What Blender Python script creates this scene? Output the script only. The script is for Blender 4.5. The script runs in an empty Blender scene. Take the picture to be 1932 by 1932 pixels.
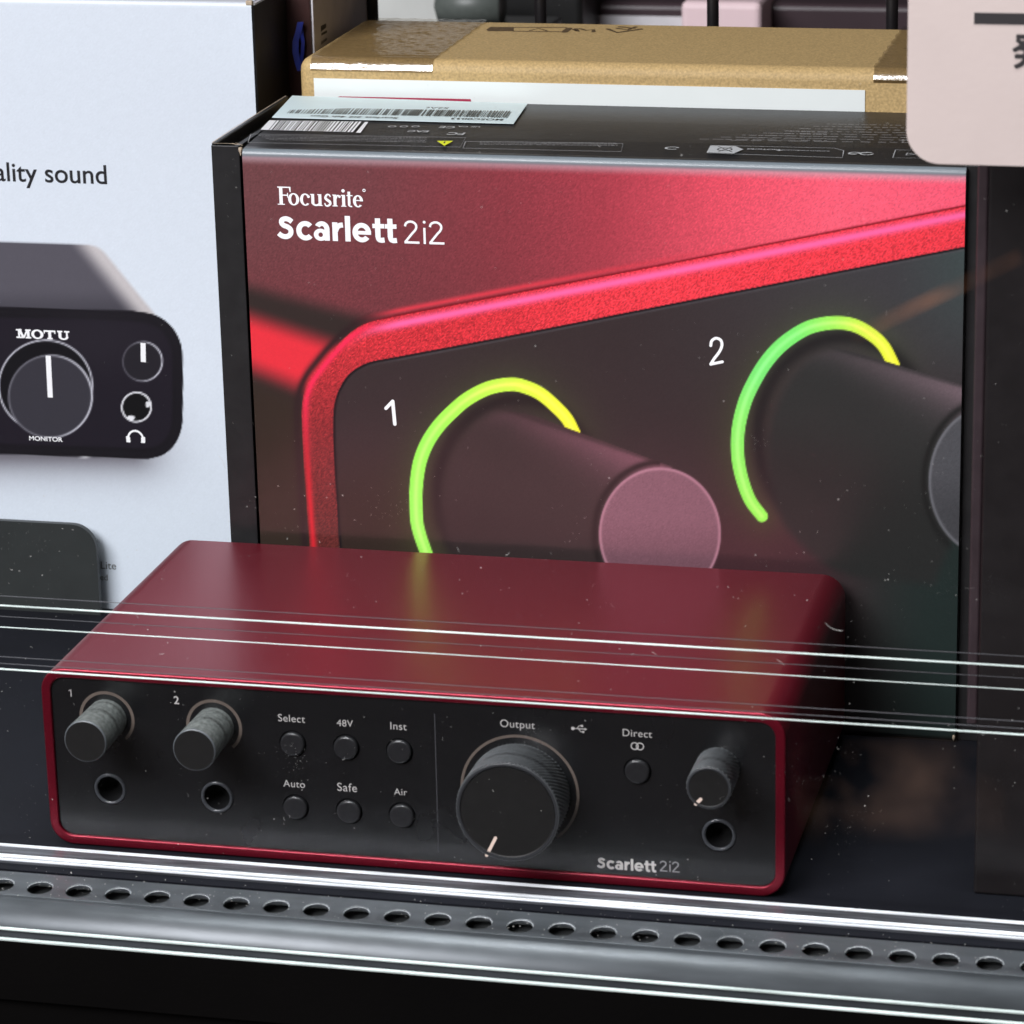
import bpy, bmesh, math, random
import numpy as np
from mathutils import Vector, Matrix, noise as mnoise
random.seed(7); rng = np.random.default_rng(7)
SC = bpy.context.scene
MM = 0.001

# ------------------------------------------------------------------ camera
CAMP = np.array([289.424, -708.075, 325.057]); YAW, PIT, ROL, FPX = -0.238628, -0.312238, -0.023278, 6362.87
FW = np.array([math.sin(YAW)*math.cos(PIT), math.cos(YAW)*math.cos(PIT), math.sin(PIT)])
RT0 = np.array([math.cos(YAW), -math.sin(YAW), 0.0]); UP0 = np.cross(RT0, FW)
RT = math.cos(ROL)*RT0 + math.sin(ROL)*UP0
UP = -math.sin(ROL)*RT0 + math.cos(ROL)*UP0
cam = bpy.data.cameras.new("camera"); co = bpy.data.objects.new("camera", cam); SC.collection.objects.link(co)
cam.sensor_width = 36; cam.lens = FPX/1932*36; cam.clip_start = 0.01; cam.clip_end = 20
co.matrix_world = Matrix(((RT[0], UP[0], -FW[0], CAMP[0]*MM), (RT[1], UP[1], -FW[1], CAMP[1]*MM), (RT[2], UP[2], -FW[2], CAMP[2]*MM), (0, 0, 0, 1)))
cam.dof.use_dof = True; cam.dof.focus_distance = 0.88; cam.dof.aperture_fstop = 42
SC.camera = co
def at(x, y, ax, v):                      # the real point (mm) on the plane axis=v that the photograph shows at (x, y) of 1932
    d = FW + RT*(x-966)/FPX - UP*(y-966)/FPX
    return CAMP + (v-CAMP[ax])/d[ax]*d
def px(P):
    d = np.asarray(P, float)-CAMP; z = d@FW
    return 966+FPX*(d@RT)/z, 966-FPX*(d@UP)/z

# ------------------------------------------------------------------ world, lamps, exposure
w = bpy.data.worlds.new("World"); SC.world = w; w.use_nodes = True
nt = w.node_tree; bg = nt.nodes['Background']
tc = nt.nodes.new('ShaderNodeTexCoord'); nz = nt.nodes.new('ShaderNodeTexNoise'); cr = nt.nodes.new('ShaderNodeValToRGB')
nz.inputs['Scale'].default_value = 3.0; nz.inputs['Detail'].default_value = 3
nt.links.new(tc.outputs['Generated'], nz.inputs['Vector']); nt.links.new(nz.outputs['Fac'], cr.inputs[0]); nt.links.new(cr.outputs[0], bg.inputs[0])
cr.color_ramp.elements[0].position = .42; cr.color_ramp.elements[0].color = (.16, .15, .16, 1)
cr.color_ramp.elements[1].position = .72; cr.color_ramp.elements[1].color = (.75, .62, .58, 1)
bg.inputs[1].default_value = 0.15
def area(name, loc, target, sx, sy, power, col):
    l = bpy.data.lights.new(name, 'AREA'); l.shape = 'RECTANGLE'; l.size = sx*MM; l.size_y = sy*MM; l.energy = power; l.color = col
    o = bpy.data.objects.new(name, l); SC.collection.objects.link(o); o.location = Vector(loc)*MM
    o.rotation_euler = (Vector(target)-Vector(loc)).to_track_quat('-Z', 'Y').to_euler()
    return o
o = area("shelf_strip_light", (60, -34, 420), (60, -22, 0), 1100, 16, 0.9, (.93, .98, 1.0)); o.data.spread = math.radians(70)
area("aisle_ceiling_light", (-620, -1300, 1250), (100, 60, 60), 1300, 800, 53.0, (.97, .97, 1.0))
SC.view_settings.view_transform = 'Standard'; SC.view_settings.look = 'None'; SC.view_settings.exposure = 0; SC.view_settings.gamma = 1
SC.render.engine = 'CYCLES'; SC.cycles.use_denoising = True; SC.cycles.max_bounces = 10; SC.cycles.transparent_max_bounces = 24
SC.cycles.caustics_reflective = False; SC.cycles.caustics_refractive = False

# ------------------------------------------------------------------ materials
def lin(c):
    c = np.asarray(c, float)/255.0
    return np.where(c <= .04045, c/12.92, ((c+.055)/1.055)**2.4)
def mat(name, col=None, rough=.5, metal=0., spec=.5, noise=0., nscale=400., bump=0., bscale=800., coat=0., coatr=.1, srgb=True, vcol=False, gain=1., rnoise=0., stretch=(1, 1, 1)):
    m = bpy.data.materials.new(name); m.use_nodes = True; t = m.node_tree; b = t.nodes['Principled BSDF']
    b.inputs['Roughness'].default_value = rough; b.inputs['Metallic'].default_value = metal
    b.inputs['Specular IOR Level'].default_value = spec
    b.inputs['Coat Weight'].default_value = coat; b.inputs['Coat Roughness'].default_value = coatr
    tcn = t.nodes.new('ShaderNodeTexCoord'); mp = t.nodes.new('ShaderNodeMapping'); mp.inputs['Scale'].default_value = stretch
    t.links.new(tcn.outputs['Object'], mp.inputs[0])
    if vcol:
        a = t.nodes.new('ShaderNodeAttribute'); a.attribute_name = 'Col'; src = a.outputs['Color']
    else:
        c = tuple(lin(col)*gain) if srgb else col
        r = t.nodes.new('ShaderNodeRGB'); r.outputs[0].default_value = (*c, 1); src = r.outputs[0]
    if noise > 0:
        n = t.nodes.new('ShaderNodeTexNoise'); n.inputs['Scale'].default_value = nscale; n.inputs['Detail'].default_value = 5
        t.links.new(mp.outputs[0], n.inputs['Vector'])
        mr = t.nodes.new('ShaderNodeMapRange'); mr.inputs[1].default_value = .25; mr.inputs[2].default_value = .75
        mr.inputs[3].default_value = 1-noise; mr.inputs[4].default_value = 1+noise
        t.links.new(n.outputs['Fac'], mr.inputs[0])
        mx = t.nodes.new('ShaderNodeVectorMath'); mx.operation = 'SCALE'
        t.links.new(src, mx.inputs[0]); t.links.new(mr.outputs[0], mx.inputs['Scale']); src = mx.outputs[0]
    t.links.new(src, b.inputs['Base Color'])
    if rnoise > 0:
        n = t.nodes.new('ShaderNodeTexNoise'); n.inputs['Scale'].default_value = 60; n.inputs['Detail'].default_value = 6
        t.links.new(mp.outputs[0], n.inputs['Vector'])
        mr = t.nodes.new('ShaderNodeMapRange'); mr.inputs[3].default_value = max(.02, rough-rnoise); mr.inputs[4].default_value = rough+rnoise
        t.links.new(n.outputs['Fac'], mr.inputs[0]); t.links.new(mr.outputs[0], b.inputs['Roughness'])
    if bump > 0:
        n = t.nodes.new('ShaderNodeTexNoise'); n.inputs['Scale'].default_value = bscale; n.inputs['Detail'].default_value = 3
        t.links.new(mp.outputs[0], n.inputs['Vector'])
        bp = t.nodes.new('ShaderNodeBump'); bp.inputs['Strength'].default_value = bump; bp.inputs['Distance'].default_value = .0003
        t.links.new(n.outputs['Fac'], bp.inputs['Height']); t.links.new(bp.outputs[0], b.inputs['Normal'])
    return m
def clear_mat(name):
    m = bpy.data.materials.new(name); m.use_nodes = True; t = m.node_tree; t.nodes.clear()
    o = t.nodes.new('ShaderNodeOutputMaterial'); tr = t.nodes.new('ShaderNodeBsdfTransparent'); tr.inputs[0].default_value = (1, 1, 1, 1)
    t.links.new(tr.outputs[0], o.inputs[0]); return m
def tape_mat(name):
    m = bpy.data.materials.new(name); m.use_nodes = True; t = m.node_tree; t.nodes.clear()
    o = t.nodes.new('ShaderNodeOutputMaterial'); tr = t.nodes.new('ShaderNodeBsdfTransparent'); tr.inputs[0].default_value = (.88, .85, .80, 1)
    g = t.nodes.new('ShaderNodeBsdfGlossy'); g.inputs['Roughness'].default_value = .2
    mx = t.nodes.new('ShaderNodeMixShader')
    tcn = t.nodes.new('ShaderNodeTexCoord'); mp = t.nodes.new('ShaderNodeMapping'); mp.inputs['Scale'].default_value = (1, 2.2, 1)
    n = t.nodes.new('ShaderNodeTexNoise'); n.inputs['Scale'].default_value = 330; n.inputs['Detail'].default_value = 3
    bp = t.nodes.new('ShaderNodeBump'); bp.inputs['Strength'].default_value = .6; bp.inputs['Distance'].default_value = .00035
    t.links.new(tcn.outputs['Object'], mp.inputs[0]); t.links.new(mp.outputs[0], n.inputs['Vector']); t.links.new(n.outputs['Fac'], bp.inputs['Height'])
    t.links.new(bp.outputs[0], g.inputs['Normal'])
    mx.inputs[0].default_value = .27; t.links.new(tr.outputs[0], mx.inputs[1]); t.links.new(g.outputs[0], mx.inputs[2]); t.links.new(mx.outputs[0], o.inputs[0])
    return m
M = {}
M['shelf'] = mat('shelf_black_metal', (25, 26, 31), .5, spec=.2, noise=.15, nscale=60, rnoise=.08, bump=.05, bscale=500)
M['shelf'].node_tree.nodes['Principled BSDF'].inputs['IOR'].default_value = 1.2
M['rail'] = mat('rail_black_metal', (80, 84, 88), .36, metal=.35, noise=.28, nscale=220, rnoise=.09, stretch=(.25, 1, 1), bump=.06, bscale=900)
M['fascia'] = mat('fascia_dark', (5, 4, 4), .5, spec=.15, noise=.3, nscale=30, bump=.1)
M['under'] = mat('rail_underside', (40, 42, 43), .6, noise=.2)
M['track'] = mat('polished_track', (104, 106, 112), .3, metal=.6, noise=.8, nscale=900, bump=.5, bscale=700, stretch=(.05, 1, 1))
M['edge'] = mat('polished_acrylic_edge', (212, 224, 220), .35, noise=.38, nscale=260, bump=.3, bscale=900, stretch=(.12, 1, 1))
M['highlight'] = mat('white_highlight', (238, 242, 246), .4, noise=.5, nscale=900, bump=.4, bscale=900, stretch=(.04, 1, 1))  # white painted in for the bright gloss along the track and hole rims
M['faint'] = mat('inner_edge_reflection', (84, 84, 88), .5)
M['edge_dim'] = mat('saw_cut_acrylic_edge', (226, 232, 236), .4, noise=.12, nscale=160)
M['clear'] = clear_mat('clear_acrylic')
M['red'] = mat('red_anodised', (128, 16, 40), .36, metal=.72, noise=.16, nscale=2600, bump=.22, bscale=3200, spec=.6, coat=.26, coatr=.26)
M['panel'] = mat('black_front_panel', (19, 19, 21), .27, spec=.9, noise=.1, nscale=300, rnoise=.012, bump=.04, bscale=2500)
M['knob_grey'] = mat('dusty_grey_rubber', (90, 94, 92), .75, noise=.5, nscale=900, bump=.25, bscale=1500)
M['knob_face'] = mat('knob_face_black', (21, 20, 20), .5, noise=.2, nscale=500)
M['rim_dark'] = mat('chamfer_black', (52, 53, 56), .2)
M['rim'] = mat('lighter_rim', (92, 96, 100), .3)  # knob rim in a lighter grey than its face
M['knurl'] = mat('knurled_black', (76, 78, 80), .3, noise=.2, nscale=700)
M['button'] = mat('button_black', (38, 38, 40), .26, noise=.15, nscale=800)
M['hole'] = mat('jack_hole', (6, 6, 8), .6)
M['jack'] = mat('jack_ring', (62, 64, 68), .16, noise=.1)
M['ring'] = mat('halo_ring_unlit', (102, 91, 84), .45, noise=.12, nscale=500)
M['ink'] = mat('pale_ink', (196, 192, 190), .5)
M['ink_thin'] = mat('grey_ink', (150, 148, 150), .5)
M['divider'] = mat('divider_ink', (72, 72, 76), .5)
M['mark'] = mat('pointer_paint', (238, 214, 200), .5)
M['print'] = mat('printed_card', vcol=True, rough=.32, spec=.45, noise=.035, nscale=1800, coat=.1, bump=.03, bscale=1200)
M['print_white'] = mat('printed_white_card', vcol=True, rough=.42, spec=.4, noise=.012, nscale=300, bump=.04, bscale=900)
M['black_card'] = mat('black_printed_card', (36, 35, 36), .42, spec=.3, noise=.2, nscale=200, bump=.12, bscale=600)
M['dark_box'] = mat('black_satin_box', (30, 27, 28), .3, spec=.5, noise=.2, nscale=150, rnoise=.08, bump=.05)
M['plum'] = mat('plum_card_flap', (54, 43, 47), .4, noise=.2, nscale=200)
M['raw_card'] = mat('raw_cardboard_edge', (186, 168, 146), .85, noise=.2, nscale=900, bump=.4, bscale=1500)
M['white_ink'] = mat('white_ink', (250, 250, 252), .4)
M['print_grey'] = mat('grey_small_print', (150, 150, 152), .5)
M['print_mid'] = mat('grey_badge', (186, 188, 190), .5)
M['black_ink'] = mat('black_ink', (28, 28, 32), .5)
M['yellow'] = mat('yellow_ink', (226, 232, 40), .5)
M['sticker'] = mat('white_sticker', (228, 246, 248), .5, noise=.02, nscale=200)
M['bar_ink'] = mat('barcode_ink', (84, 88, 86), .5)
M['kraft'] = mat('kraft_cardboard', (192, 163, 112), .6, spec=.4, noise=.26, nscale=1500, bump=.35, bscale=1300, stretch=(1, 1, 1))
M['kraft_top'] = M['kraft']
M['label_white'] = mat('shipping_label', (238, 244, 242), .45, noise=.015, nscale=100)
M['label_red'] = mat('label_red_stripe', (176, 44, 78), .5)
M['stamp'] = mat('brown_stamp_ink', (92, 72, 46), .7, noise=.3, nscale=900)
M['tape'] = tape_mat('clear_packing_tape')
M['paper'] = mat('price_paper', (208, 192, 187), .7, noise=.03, nscale=60, bump=.08, bscale=700)
M['price_ink'] = mat('price_ink', (46, 42, 44), .6)
M['char'] = mat('charcoal_card', (46, 49, 49), .42, noise=.08, nscale=120, rnoise=.03, bump=.05)
M['wire'] = mat('black_wire', (26, 24, 26), .35, noise=.1)
M['maroon'] = mat('maroon_print', (58, 36, 34), .35, noise=.5, nscale=80)
M['grey_card'] = mat('grey_card', (218, 216, 220), .5, noise=.08, nscale=150)
M['blue'] = mat('blue_plastic', (30, 50, 150), .35, noise=.2, nscale=300)
M['bag'] = mat('pale_plastic_wrap', (214, 216, 212), .35, noise=.15, nscale=30, bump=.5, bscale=60)
M['tube'] = mat('grey_green_tube', (92, 98, 94), .4, noise=.1)
M['tube_dark'] = mat('dark_tube', (22, 22, 22), .4)
M['pinkbox'] = mat('pale_pink_card', (250, 222, 226), .5, noise=.04, nscale=40)
M['plumbox'] = mat('plum_box', (66, 52, 57), .4, noise=.15, nscale=25)
M['backwall'] = mat('dark_back_panel', (14, 14, 15), .7)
M['dust'] = mat('dust_specks', (196, 194, 190), .9)

# ------------------------------------------------------------------ object helpers (all coordinates in mm)
class Thing:
    def __init__(s, name, label, cat, loc, group=None):
        o = bpy.data.objects.new(name, None); SC.collection.objects.link(o); o.empty_display_size = .01
        o.location = Vector(loc)*MM; o['label'] = label; o['category'] = cat
        if group: o['group'] = group
        s.o = o; s.loc = np.array(loc, float)
def link(name, me, m, parent=None, loc=(0, 0, 0)):
    o = bpy.data.objects.new(name, me); SC.collection.objects.link(o)
    if m is not None and not me.materials: me.materials.append(m)
    if parent is not None: o.parent = parent
    return o
def origin(parent):
    if parent is None: return np.zeros(3)
    return parent.loc if isinstance(parent, Thing) else parent['_org']
def obj(name, verts, faces, m, parent=None, smooth=False, kind=None, label=None):
    """one mesh object from world mm coordinates; parent is a Thing, or a part made by obj()"""
    if isinstance(parent, Thing): org = parent.loc; po = parent.o
    elif parent is not None: org = ORG[parent.name]; po = parent
    else: org = np.zeros(3); po = None
    v = (np.asarray(verts, float)-org)*MM
    me = bpy.data.meshes.new(name); me.from_pydata(v.tolist(), [], faces); me.update()
    if smooth: me.polygons.foreach_set('use_smooth', [True]*len(me.polygons))
    o = link(name, me, m, po); ORG[o.name] = org
    if kind: o['kind'] = kind
    if label: o['label'] = label
    return o
ORG = {}
def tagtop(o, label, cat): o['label'] = label; o['category'] = cat; return o
def box_geo(x0, x1, y0, y1, z0, z1, r=0., seg=2):
    bm = bmesh.new(); bmesh.ops.create_cube(bm, size=1)
    for v in bm.verts: v.co = Vector((x0 if v.co.x < 0 else x1, y0 if v.co.y < 0 else y1, z0 if v.co.z < 0 else z1))
    if r > 0: bmesh.ops.bevel(bm, geom=bm.edges[:], offset=r, segments=seg, affect='EDGES', profile=.5)
    bm.verts.ensure_lookup_table(); bm.verts.index_update()
    V = [tuple(v.co) for v in bm.verts]; F = [[v.index for v in f.verts] for f in bm.faces]; bm.free(); return V, F
def rbox(name, d, m, parent=None, r=0., seg=2, kind=None, label=None):
    V, F = box_geo(*d, r, seg); return obj(name, V, F, m, parent, kind=kind, label=label, smooth=False)
def loft(loops, closed=True, cap0=False, cap1=False):
    V = []; F = []; n = len(loops[0])
    for L in loops: V += [tuple(p) for p in L]
    for i in range(len(loops)-1):
        for j in range(n if closed else n-1):
            a = i*n+j; b = i*n+(j+1) % n; F.append([a, b, b+n, a+n])
    if cap0: F.append(list(range(n))[::-1])
    if cap1: F.append([(len(loops)-1)*n+j for j in range(n)])
    return V, F
def rrect(x0, x1, z0, z1, r, n=10):
    P = []
    for cx, cz, a0 in ((x1-r, z1-r, 0), (x0+r, z1-r, 90), (x0+r, z0+r, 180), (x1-r, z0+r, 270)):
        for i in range(n+1):
            a = math.radians(a0+90*i/n); P.append((cx+r*math.cos(a), cz+r*math.sin(a)))
    return P
def circ(cx, cz, r, n=64, a0=0): return [(cx+r*math.cos(a0+2*math.pi*i/n), cz+r*math.sin(a0+2*math.pi*i/n)) for i in range(n)]
def extr_x(prof, x0, x1, name, m, parent=None, closed=True, kind=None, label=None, smooth=False, nx=1):
    """profile of (Y, Z) points swept along X"""
    loops = [[(x0+(x1-x0)*i/nx, y, z) for y, z in prof] for i in range(nx+1)]
    V, F = loft(loops, closed, closed, closed); return obj(name, V, F, m, parent, kind=kind, label=label, smooth=smooth)
def lathe(cx, cz, prof, n=64):
    """profile of (radius, Y) turned about the Y axis through (cx, cz)"""
    return loft([[(x, y, z) for x, z in circ(cx, cz, max(r, 1e-3), n)] for r, y in prof], True)
def holed(outline, holes, depth, bev=0.):
    """flat plate with round holes, in the XY plane of a 2D curve; returns a mesh (mm)"""
    c = bpy.data.curves.new('plate', 'CURVE'); c.dimensions = '2D'; c.fill_mode = 'BOTH'; c.extrude = depth/2; c.bevel_depth = bev; c.bevel_resolution = 1
    for L in [outline]+holes:
        s = c.splines.new('POLY'); s.points.add(len(L)-1); s.use_cyclic_u = True
        for p, q in zip(s.points, L): p.co = (q[0], q[1], 0, 1)
    o = bpy.data.objects.new('plate', c); me = bpy.data.meshes.new_from_object(o)
    V = [tuple(v.co) for v in me.vertices]; F = [list(p.vertices) for p in me.polygons]
    bpy.data.objects.remove(o); bpy.data.meshes.remove(me); bpy.data.curves.remove(c); return V, F

class Decal:
    """flat ink: 2D shapes (mm) on the plane org + a*ux + b*uy, each shape a hair above the last"""
    def __init__(s, org, ux, uy, lift=.03):
        s.org = np.array(org, float); s.ux = np.array(ux, float); s.uy = np.array(uy, float); s.n = np.cross(s.ux, s.uy); s.V = []; s.F = []; s.h = lift
    def P(s, a, b): return tuple(s.org+a*s.ux+b*s.uy+s.h*s.n)
    def poly(s, pts):
        k = len(s.V); s.V += [s.P(*p) for p in pts]; s.F.append(list(range(k, k+len(pts)))); s.h += .0025
    def disc(s, cx, cy, r, n=24, ry=None): s.poly([(cx+r*math.cos(2*math.pi*i/n), cy+(ry or r)*math.sin(2*math.pi*i/n)) for i in range(n)])
    def ring(s, cx, cy, ro, ri, a0=0, a1=360, n=48, roy=None, riy=None):
        k = len(s.V)
        for i in range(n+1):
            a = math.radians(a0+(a1-a0)*i/n); c, d = math.cos(a), math.sin(a)
            s.V += [s.P(cx+ro*c, cy+(roy or ro)*d), s.P(cx+ri*c, cy+(riy or ri)*d)]
        for i in range(n): s.F.append([k+2*i, k+2*i+2, k+2*i+3, k+2*i+1])
        s.h += .0025
    def stroke(s, pts, wd, cap=True):
        pts = [np.array(p, float) for p in pts]; ws = wd if isinstance(wd, (list, tuple)) else [wd]*len(pts); k = len(s.V)
        for i, p in enumerate(pts):
            t = pts[min(i+1, len(pts)-1)]-pts[max(i-1, 0)]; t = t/(np.hypot(*t)+1e-9); nn = np.array((-t[1], t[0]))
            s.V += [s.P(*(p+nn*ws[i]/2)), s.P(*(p-nn*ws[i]/2))]
        for i in range(len(pts)-1): s.F.append([k+2*i, k+2*i+2, k+2*i+3, k+2*i+1])
        s.h += .0025
        if cap: s.disc(*pts[0], ws[0]/2, 12); s.disc(*pts[-1], ws[-1]/2, 12)
    def text(s, body, x0, y0, width=None, size=None, off=0., align=0., hs=None, space=1., bold=0.):
        """built-in font; fitted to width (mm); align 0 left, .5 centre, 1 right; baseline y0"""
        c = bpy.data.curves.new('text', 'FONT'); c.body = body; c.size = 1; c.offset = off; c.space_character = space
        o = bpy.data.objects.new('text', c); me = bpy.data.meshes.new_from_object(o)
        V = np.array([v.co[:2] for v in me.vertices]); F = [list(p.vertices) for p in me.polygons]
        bpy.data.objects.remove(o); bpy.data.meshes.remove(me); bpy.data.curves.remove(c)
        a, b = V[:, 0].min(), V[:, 0].max(); k = width/(b-a) if width else size
        ky = (hs if hs else 1.)*k; wd = (b-a)*k
        if abs(x0) > 1e8: return
        base = x0-align*wd
        for dx, dy in (((0, 0),) if not bold else ((0, 0), (bold, 0), (-bold, 0), (0, bold), (0, -bold), (bold*.7, bold*.7), (-bold*.7, bold*.7), (bold*.7, -bold*.7), (-bold*.7, -bold*.7))):
            n0 = len(s.V)
            s.V += [s.P(base+(v[0]-a+dx)*k, y0+(v[1]+dy)*ky) for v in V]; s.F += [[n0+i for i in f] for f in F]; s.h += .0018
    def build(s, name, m, parent, kind=None, label=None): return obj(name, s.V, s.F, m, parent, kind=kind, label=label)
def front(Y, lift=.03): return Decal((0, Y, 0), (1, 0, 0), (0, 0, 1), lift)      # normal = -Y
def wordmark(d, x0, z0, k, light=False, wt=35.):
    """the bold geometric product name (k = mm per unit), or the light model number"""
    q = lambda *p: [(x0+a*k, z0+b*k) for a, b in p]
    st = lambda pts, w_: d.stroke(q(*pts), w_*k, False)
    rg = lambda cx, cz, ro, ri, a0, a1, roy, riy: d.ring(x0+cx*k, z0+cz*k, ro*k, ri*k, a0, a1, 40, roy*k, riy*k)
    if light:
        for s_ in (0, 165):
            st([(a+s_, b) for a, b in spline([(8, 112), (14, 130), (32, 142), (56, 143), (77, 130), (83, 110), (74, 88), (52, 64), (6, 8)], 5)], 15); st([(1+s_, 7.5), (101+s_, 7.5)], 15)
        st([(136, 0), (136, 106)], 15); d.disc(x0+136*k, z0+143*k, 9.5*k, 16); return
    st(spline([(97, 117), (78, 131), (54, 136), (31, 127), (27, 108), (41, 92), (66, 83), (86, 66), (86, 40), (68, 22), (44, 18), (20, 26), (5, 39)], 5), 33)
    rg(186, 61, 62, 27, 42, 318, 64, 31)
    rg(287, 38, 46, 15, 0, 360, 40, 15); st([(330, 0), (330, 78)], wt); rg(297, 76, 50.5, 15.5, 0, 152, 51, 20)
    st([(384, 0), (384, 123)], wt); st(spline([(388, 66), (400, 92), (418, 104), (438, 107)], 4), 33)
    st([(469, 0), (469, 167)], wt)
    rg(562, 61, 62, 28, 0, 322, 64, 32); st([(512, 60), (624, 60)], 24)
    for s_ in (0, 82): st([(669+s_, 36), (669+s_, 158)], wt); st([(634+s_, 107), (712+s_, 107)], 29); st([(a+s_, b) for a, b in spline([(669, 40), (673, 22), (688, 15), (712, 17)], 4)], 33)
def xz(x, y, Y): p = at(x, y, 1, Y); return (p[0], p[2])

def smooth(e0, e1, x): t = np.clip((x-e0)/(e1-e0), 0, 1); return t*t*(3-2*t)
def segdist(px_, py_, pts):
    """distance to a polyline and parameter 0..1 along it"""
    best = np.full(px_.shape, 1e9); tt = np.zeros(px_.shape); n = len(pts)-1
    for i in range(n):
        ax, ay = pts[i]; bx, by = pts[i+1]; dx, dy = bx-ax, by-ay
        t = np.clip(((px_-ax)*dx+(py_-ay)*dy)/(dx*dx+dy*dy), 0, 1); d = np.hypot(px_-ax-t*dx, py_-ay-t*dy)
        m = d < best; best[m] = d[m]; tt[m] = (i+t[m])/n
    return best, tt
def spline(pts, n=8):
    P = [np.array(p, float) for p in pts]; P = [2*P[0]-P[1]]+P+[2*P[-1]-P[-2]]; out = []
    for i in range(1, len(P)-2):
        for k in range(n):
            t = k/n; out.append(tuple(.5*((2*P[i])+(-P[i-1]+P[i+1])*t+(2*P[i-1]-5*P[i]+4*P[i+1]-P[i+2])*t*t+(-P[i-1]+3*P[i]-3*P[i+1]+P[i+2])*t**3)))
    out.append(tuple(P[-2])); return out
def mixc(a, b, m): return a+(np.asarray(b, float)-a)*m[..., None]
def insidepoly(x, y, poly):
    c = np.zeros(x.shape, bool); n = len(poly)
    for i in range(n):
        x0, y0 = poly[i]; x1, y1 = poly[(i+1) % n]
        m = ((y0 > y) != (y1 > y)) & (x < (x1-x0)*(y-y0)/((y1-y0) if y1 != y0 else 1e-9)+x0); c ^= m
    return c
def sdpoly(x, y, poly, closed=True):
    d, _ = segdist(x, y, list(poly)+[poly[0]]); return np.where(insidepoly(x, y, poly), -d, d)
def print_grid(name, P, colf, m, parent, gain=1.0, back=None):
    """P: grid of points (rows, cols, 3) in mm; colf(px, py) gives the printed sRGB colours in 0..255"""
    r, c, _ = P.shape; d = P-CAMP; z = d@FW; X = 966+FPX*(d@RT)/z; Y = 966-FPX*(d@UP)/z
    col = lin(np.clip(colf(X, Y, P), 0, 255))*gain
    idx = np.arange(r*c).reshape(r, c); F = np.stack([idx[:-1, :-1], idx[:-1, 1:], idx[1:, 1:], idx[1:, :-1]], -1).reshape(-1, 4)
    org = parent.loc; V = ((P.reshape(-1, 3)-org)*MM).astype(np.float32)
    me = bpy.data.meshes.new(name); me.vertices.add(r*c); me.vertices.foreach_set('co', V.ravel())
    me.loops.add(F.size); me.loops.foreach_set('vertex_index', F.ravel().astype(np.int32))
    me.polygons.add(len(F)); me.polygons.foreach_set('loop_start', np.arange(0, F.size, 4, dtype=np.int32)); me.polygons.foreach_set('loop_total', np.full(len(F), 4, np.int32))
    me.polygons.foreach_set('use_smooth', np.ones(len(F), bool)); me.update(calc_edges=True)
    a = me.color_attributes.new('Col', 'FLOAT_COLOR', 'POINT'); a.data.foreach_set('color', np.concatenate([col.reshape(-1, 3), np.ones((r*c, 1))], 1).astype(np.float32).ravel())
    o = link(name, me, m, parent.o); ORG[o.name] = org; return o

# ================================================================== setting: shelf, rail, fascia, back panel
X0, X1 = -260, 420
rbox('shelf_top', (X0, X1, -16.6, 330, -8, -1), M['shelf'], kind='structure')
t = Thing('perforated_shelf_rail', 'black metal shelf rail with a row of round holes along the front', 'shelf rail', (90, -30, -8))
SL = math.tan(math.radians(5.0))
hc0 = at(80, 1671, 2, -1.6); hc1 = at(1868, 1811, 2, -1.6)
pitch = (hc1[0]-hc0[0])/22.985
holes = []; hx = hc0[0]-pitch*8
while hx < X1-10: holes.append(circ(hx, 0, 3.15, 28)); hx += pitch
V, F = holed([(X0, -4.2), (X1, -4.2), (X1, 6.4), (X0, 6.4)], holes, .7, .12)
HY = -24.4
V = [(x, HY+y, -1.9+y*SL+z) for x, y, z in V]
obj('perforated_strip', V, F, M['rail'], t)
for h in holes:  # white arc on each far rim stands in for the bevel highlight
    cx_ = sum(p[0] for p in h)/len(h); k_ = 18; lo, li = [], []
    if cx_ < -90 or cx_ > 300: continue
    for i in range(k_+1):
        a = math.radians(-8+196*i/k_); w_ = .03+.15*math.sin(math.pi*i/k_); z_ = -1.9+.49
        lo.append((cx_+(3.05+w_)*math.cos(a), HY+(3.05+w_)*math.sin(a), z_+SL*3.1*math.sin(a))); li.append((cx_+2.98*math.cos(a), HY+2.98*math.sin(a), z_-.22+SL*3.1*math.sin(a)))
    V, F = loft([lo, li], False); obj('hole_rim_glint', V, [f[::-1] for f in F], M['highlight'], t)
prof = [(HY-4.2, -1.92), (-30.0, -2.5), (-31.2, -3.1), (-32.2, -3.8), (-33.1, -4.6), (-33.9, -5.5), (-34.6, -6.55), (-35.1, -7.7), (-35.4, -9.0), (-35.5, -11), (-33, -11), (-29.0, -9), (HY-4.0, -4)]
extr_x(prof, X0, X1, 'rounded_lip', M['rail'], t, smooth=True)
rbox('drip_tray', (X0, X1, -28.8, -17, -8, -4.2), M['under'], t)
tr = Thing('glass_track', 'bright clear plastic track along the shelf holding the glass', 'track', (90, -12, -1))
extr_x([(-13.4, -.9), (-13.4, -.3), (-12.2, -.2), (-9.5, -.25), (-5.2, -.3), (-5.2, -.9)], X0, X1, 'track_channel', M['track'], tr)
extr_x([(-11.6, -.3), (-11.55, .15), (-11.3, .28), (-10.75, .3), (-10.55, .2), (-10.5, -.3)], X0, X1, 'white_gloss_band', M['highlight'], tr)
extr_x([(-13.1, -.3), (-13.05, .05), (-12.8, .1), (-12.55, .05), (-12.5, -.3)], X0, X1, 'thin_gloss_band', M['highlight'], tr)
extr_x([(-4.5, -.95), (-4.4, -.3), (-3.9, -.2), (-3.5, -.3), (-3.4, -.95)], X0, X1, 'rear_gloss_band', M['highlight'], tr)
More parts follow.
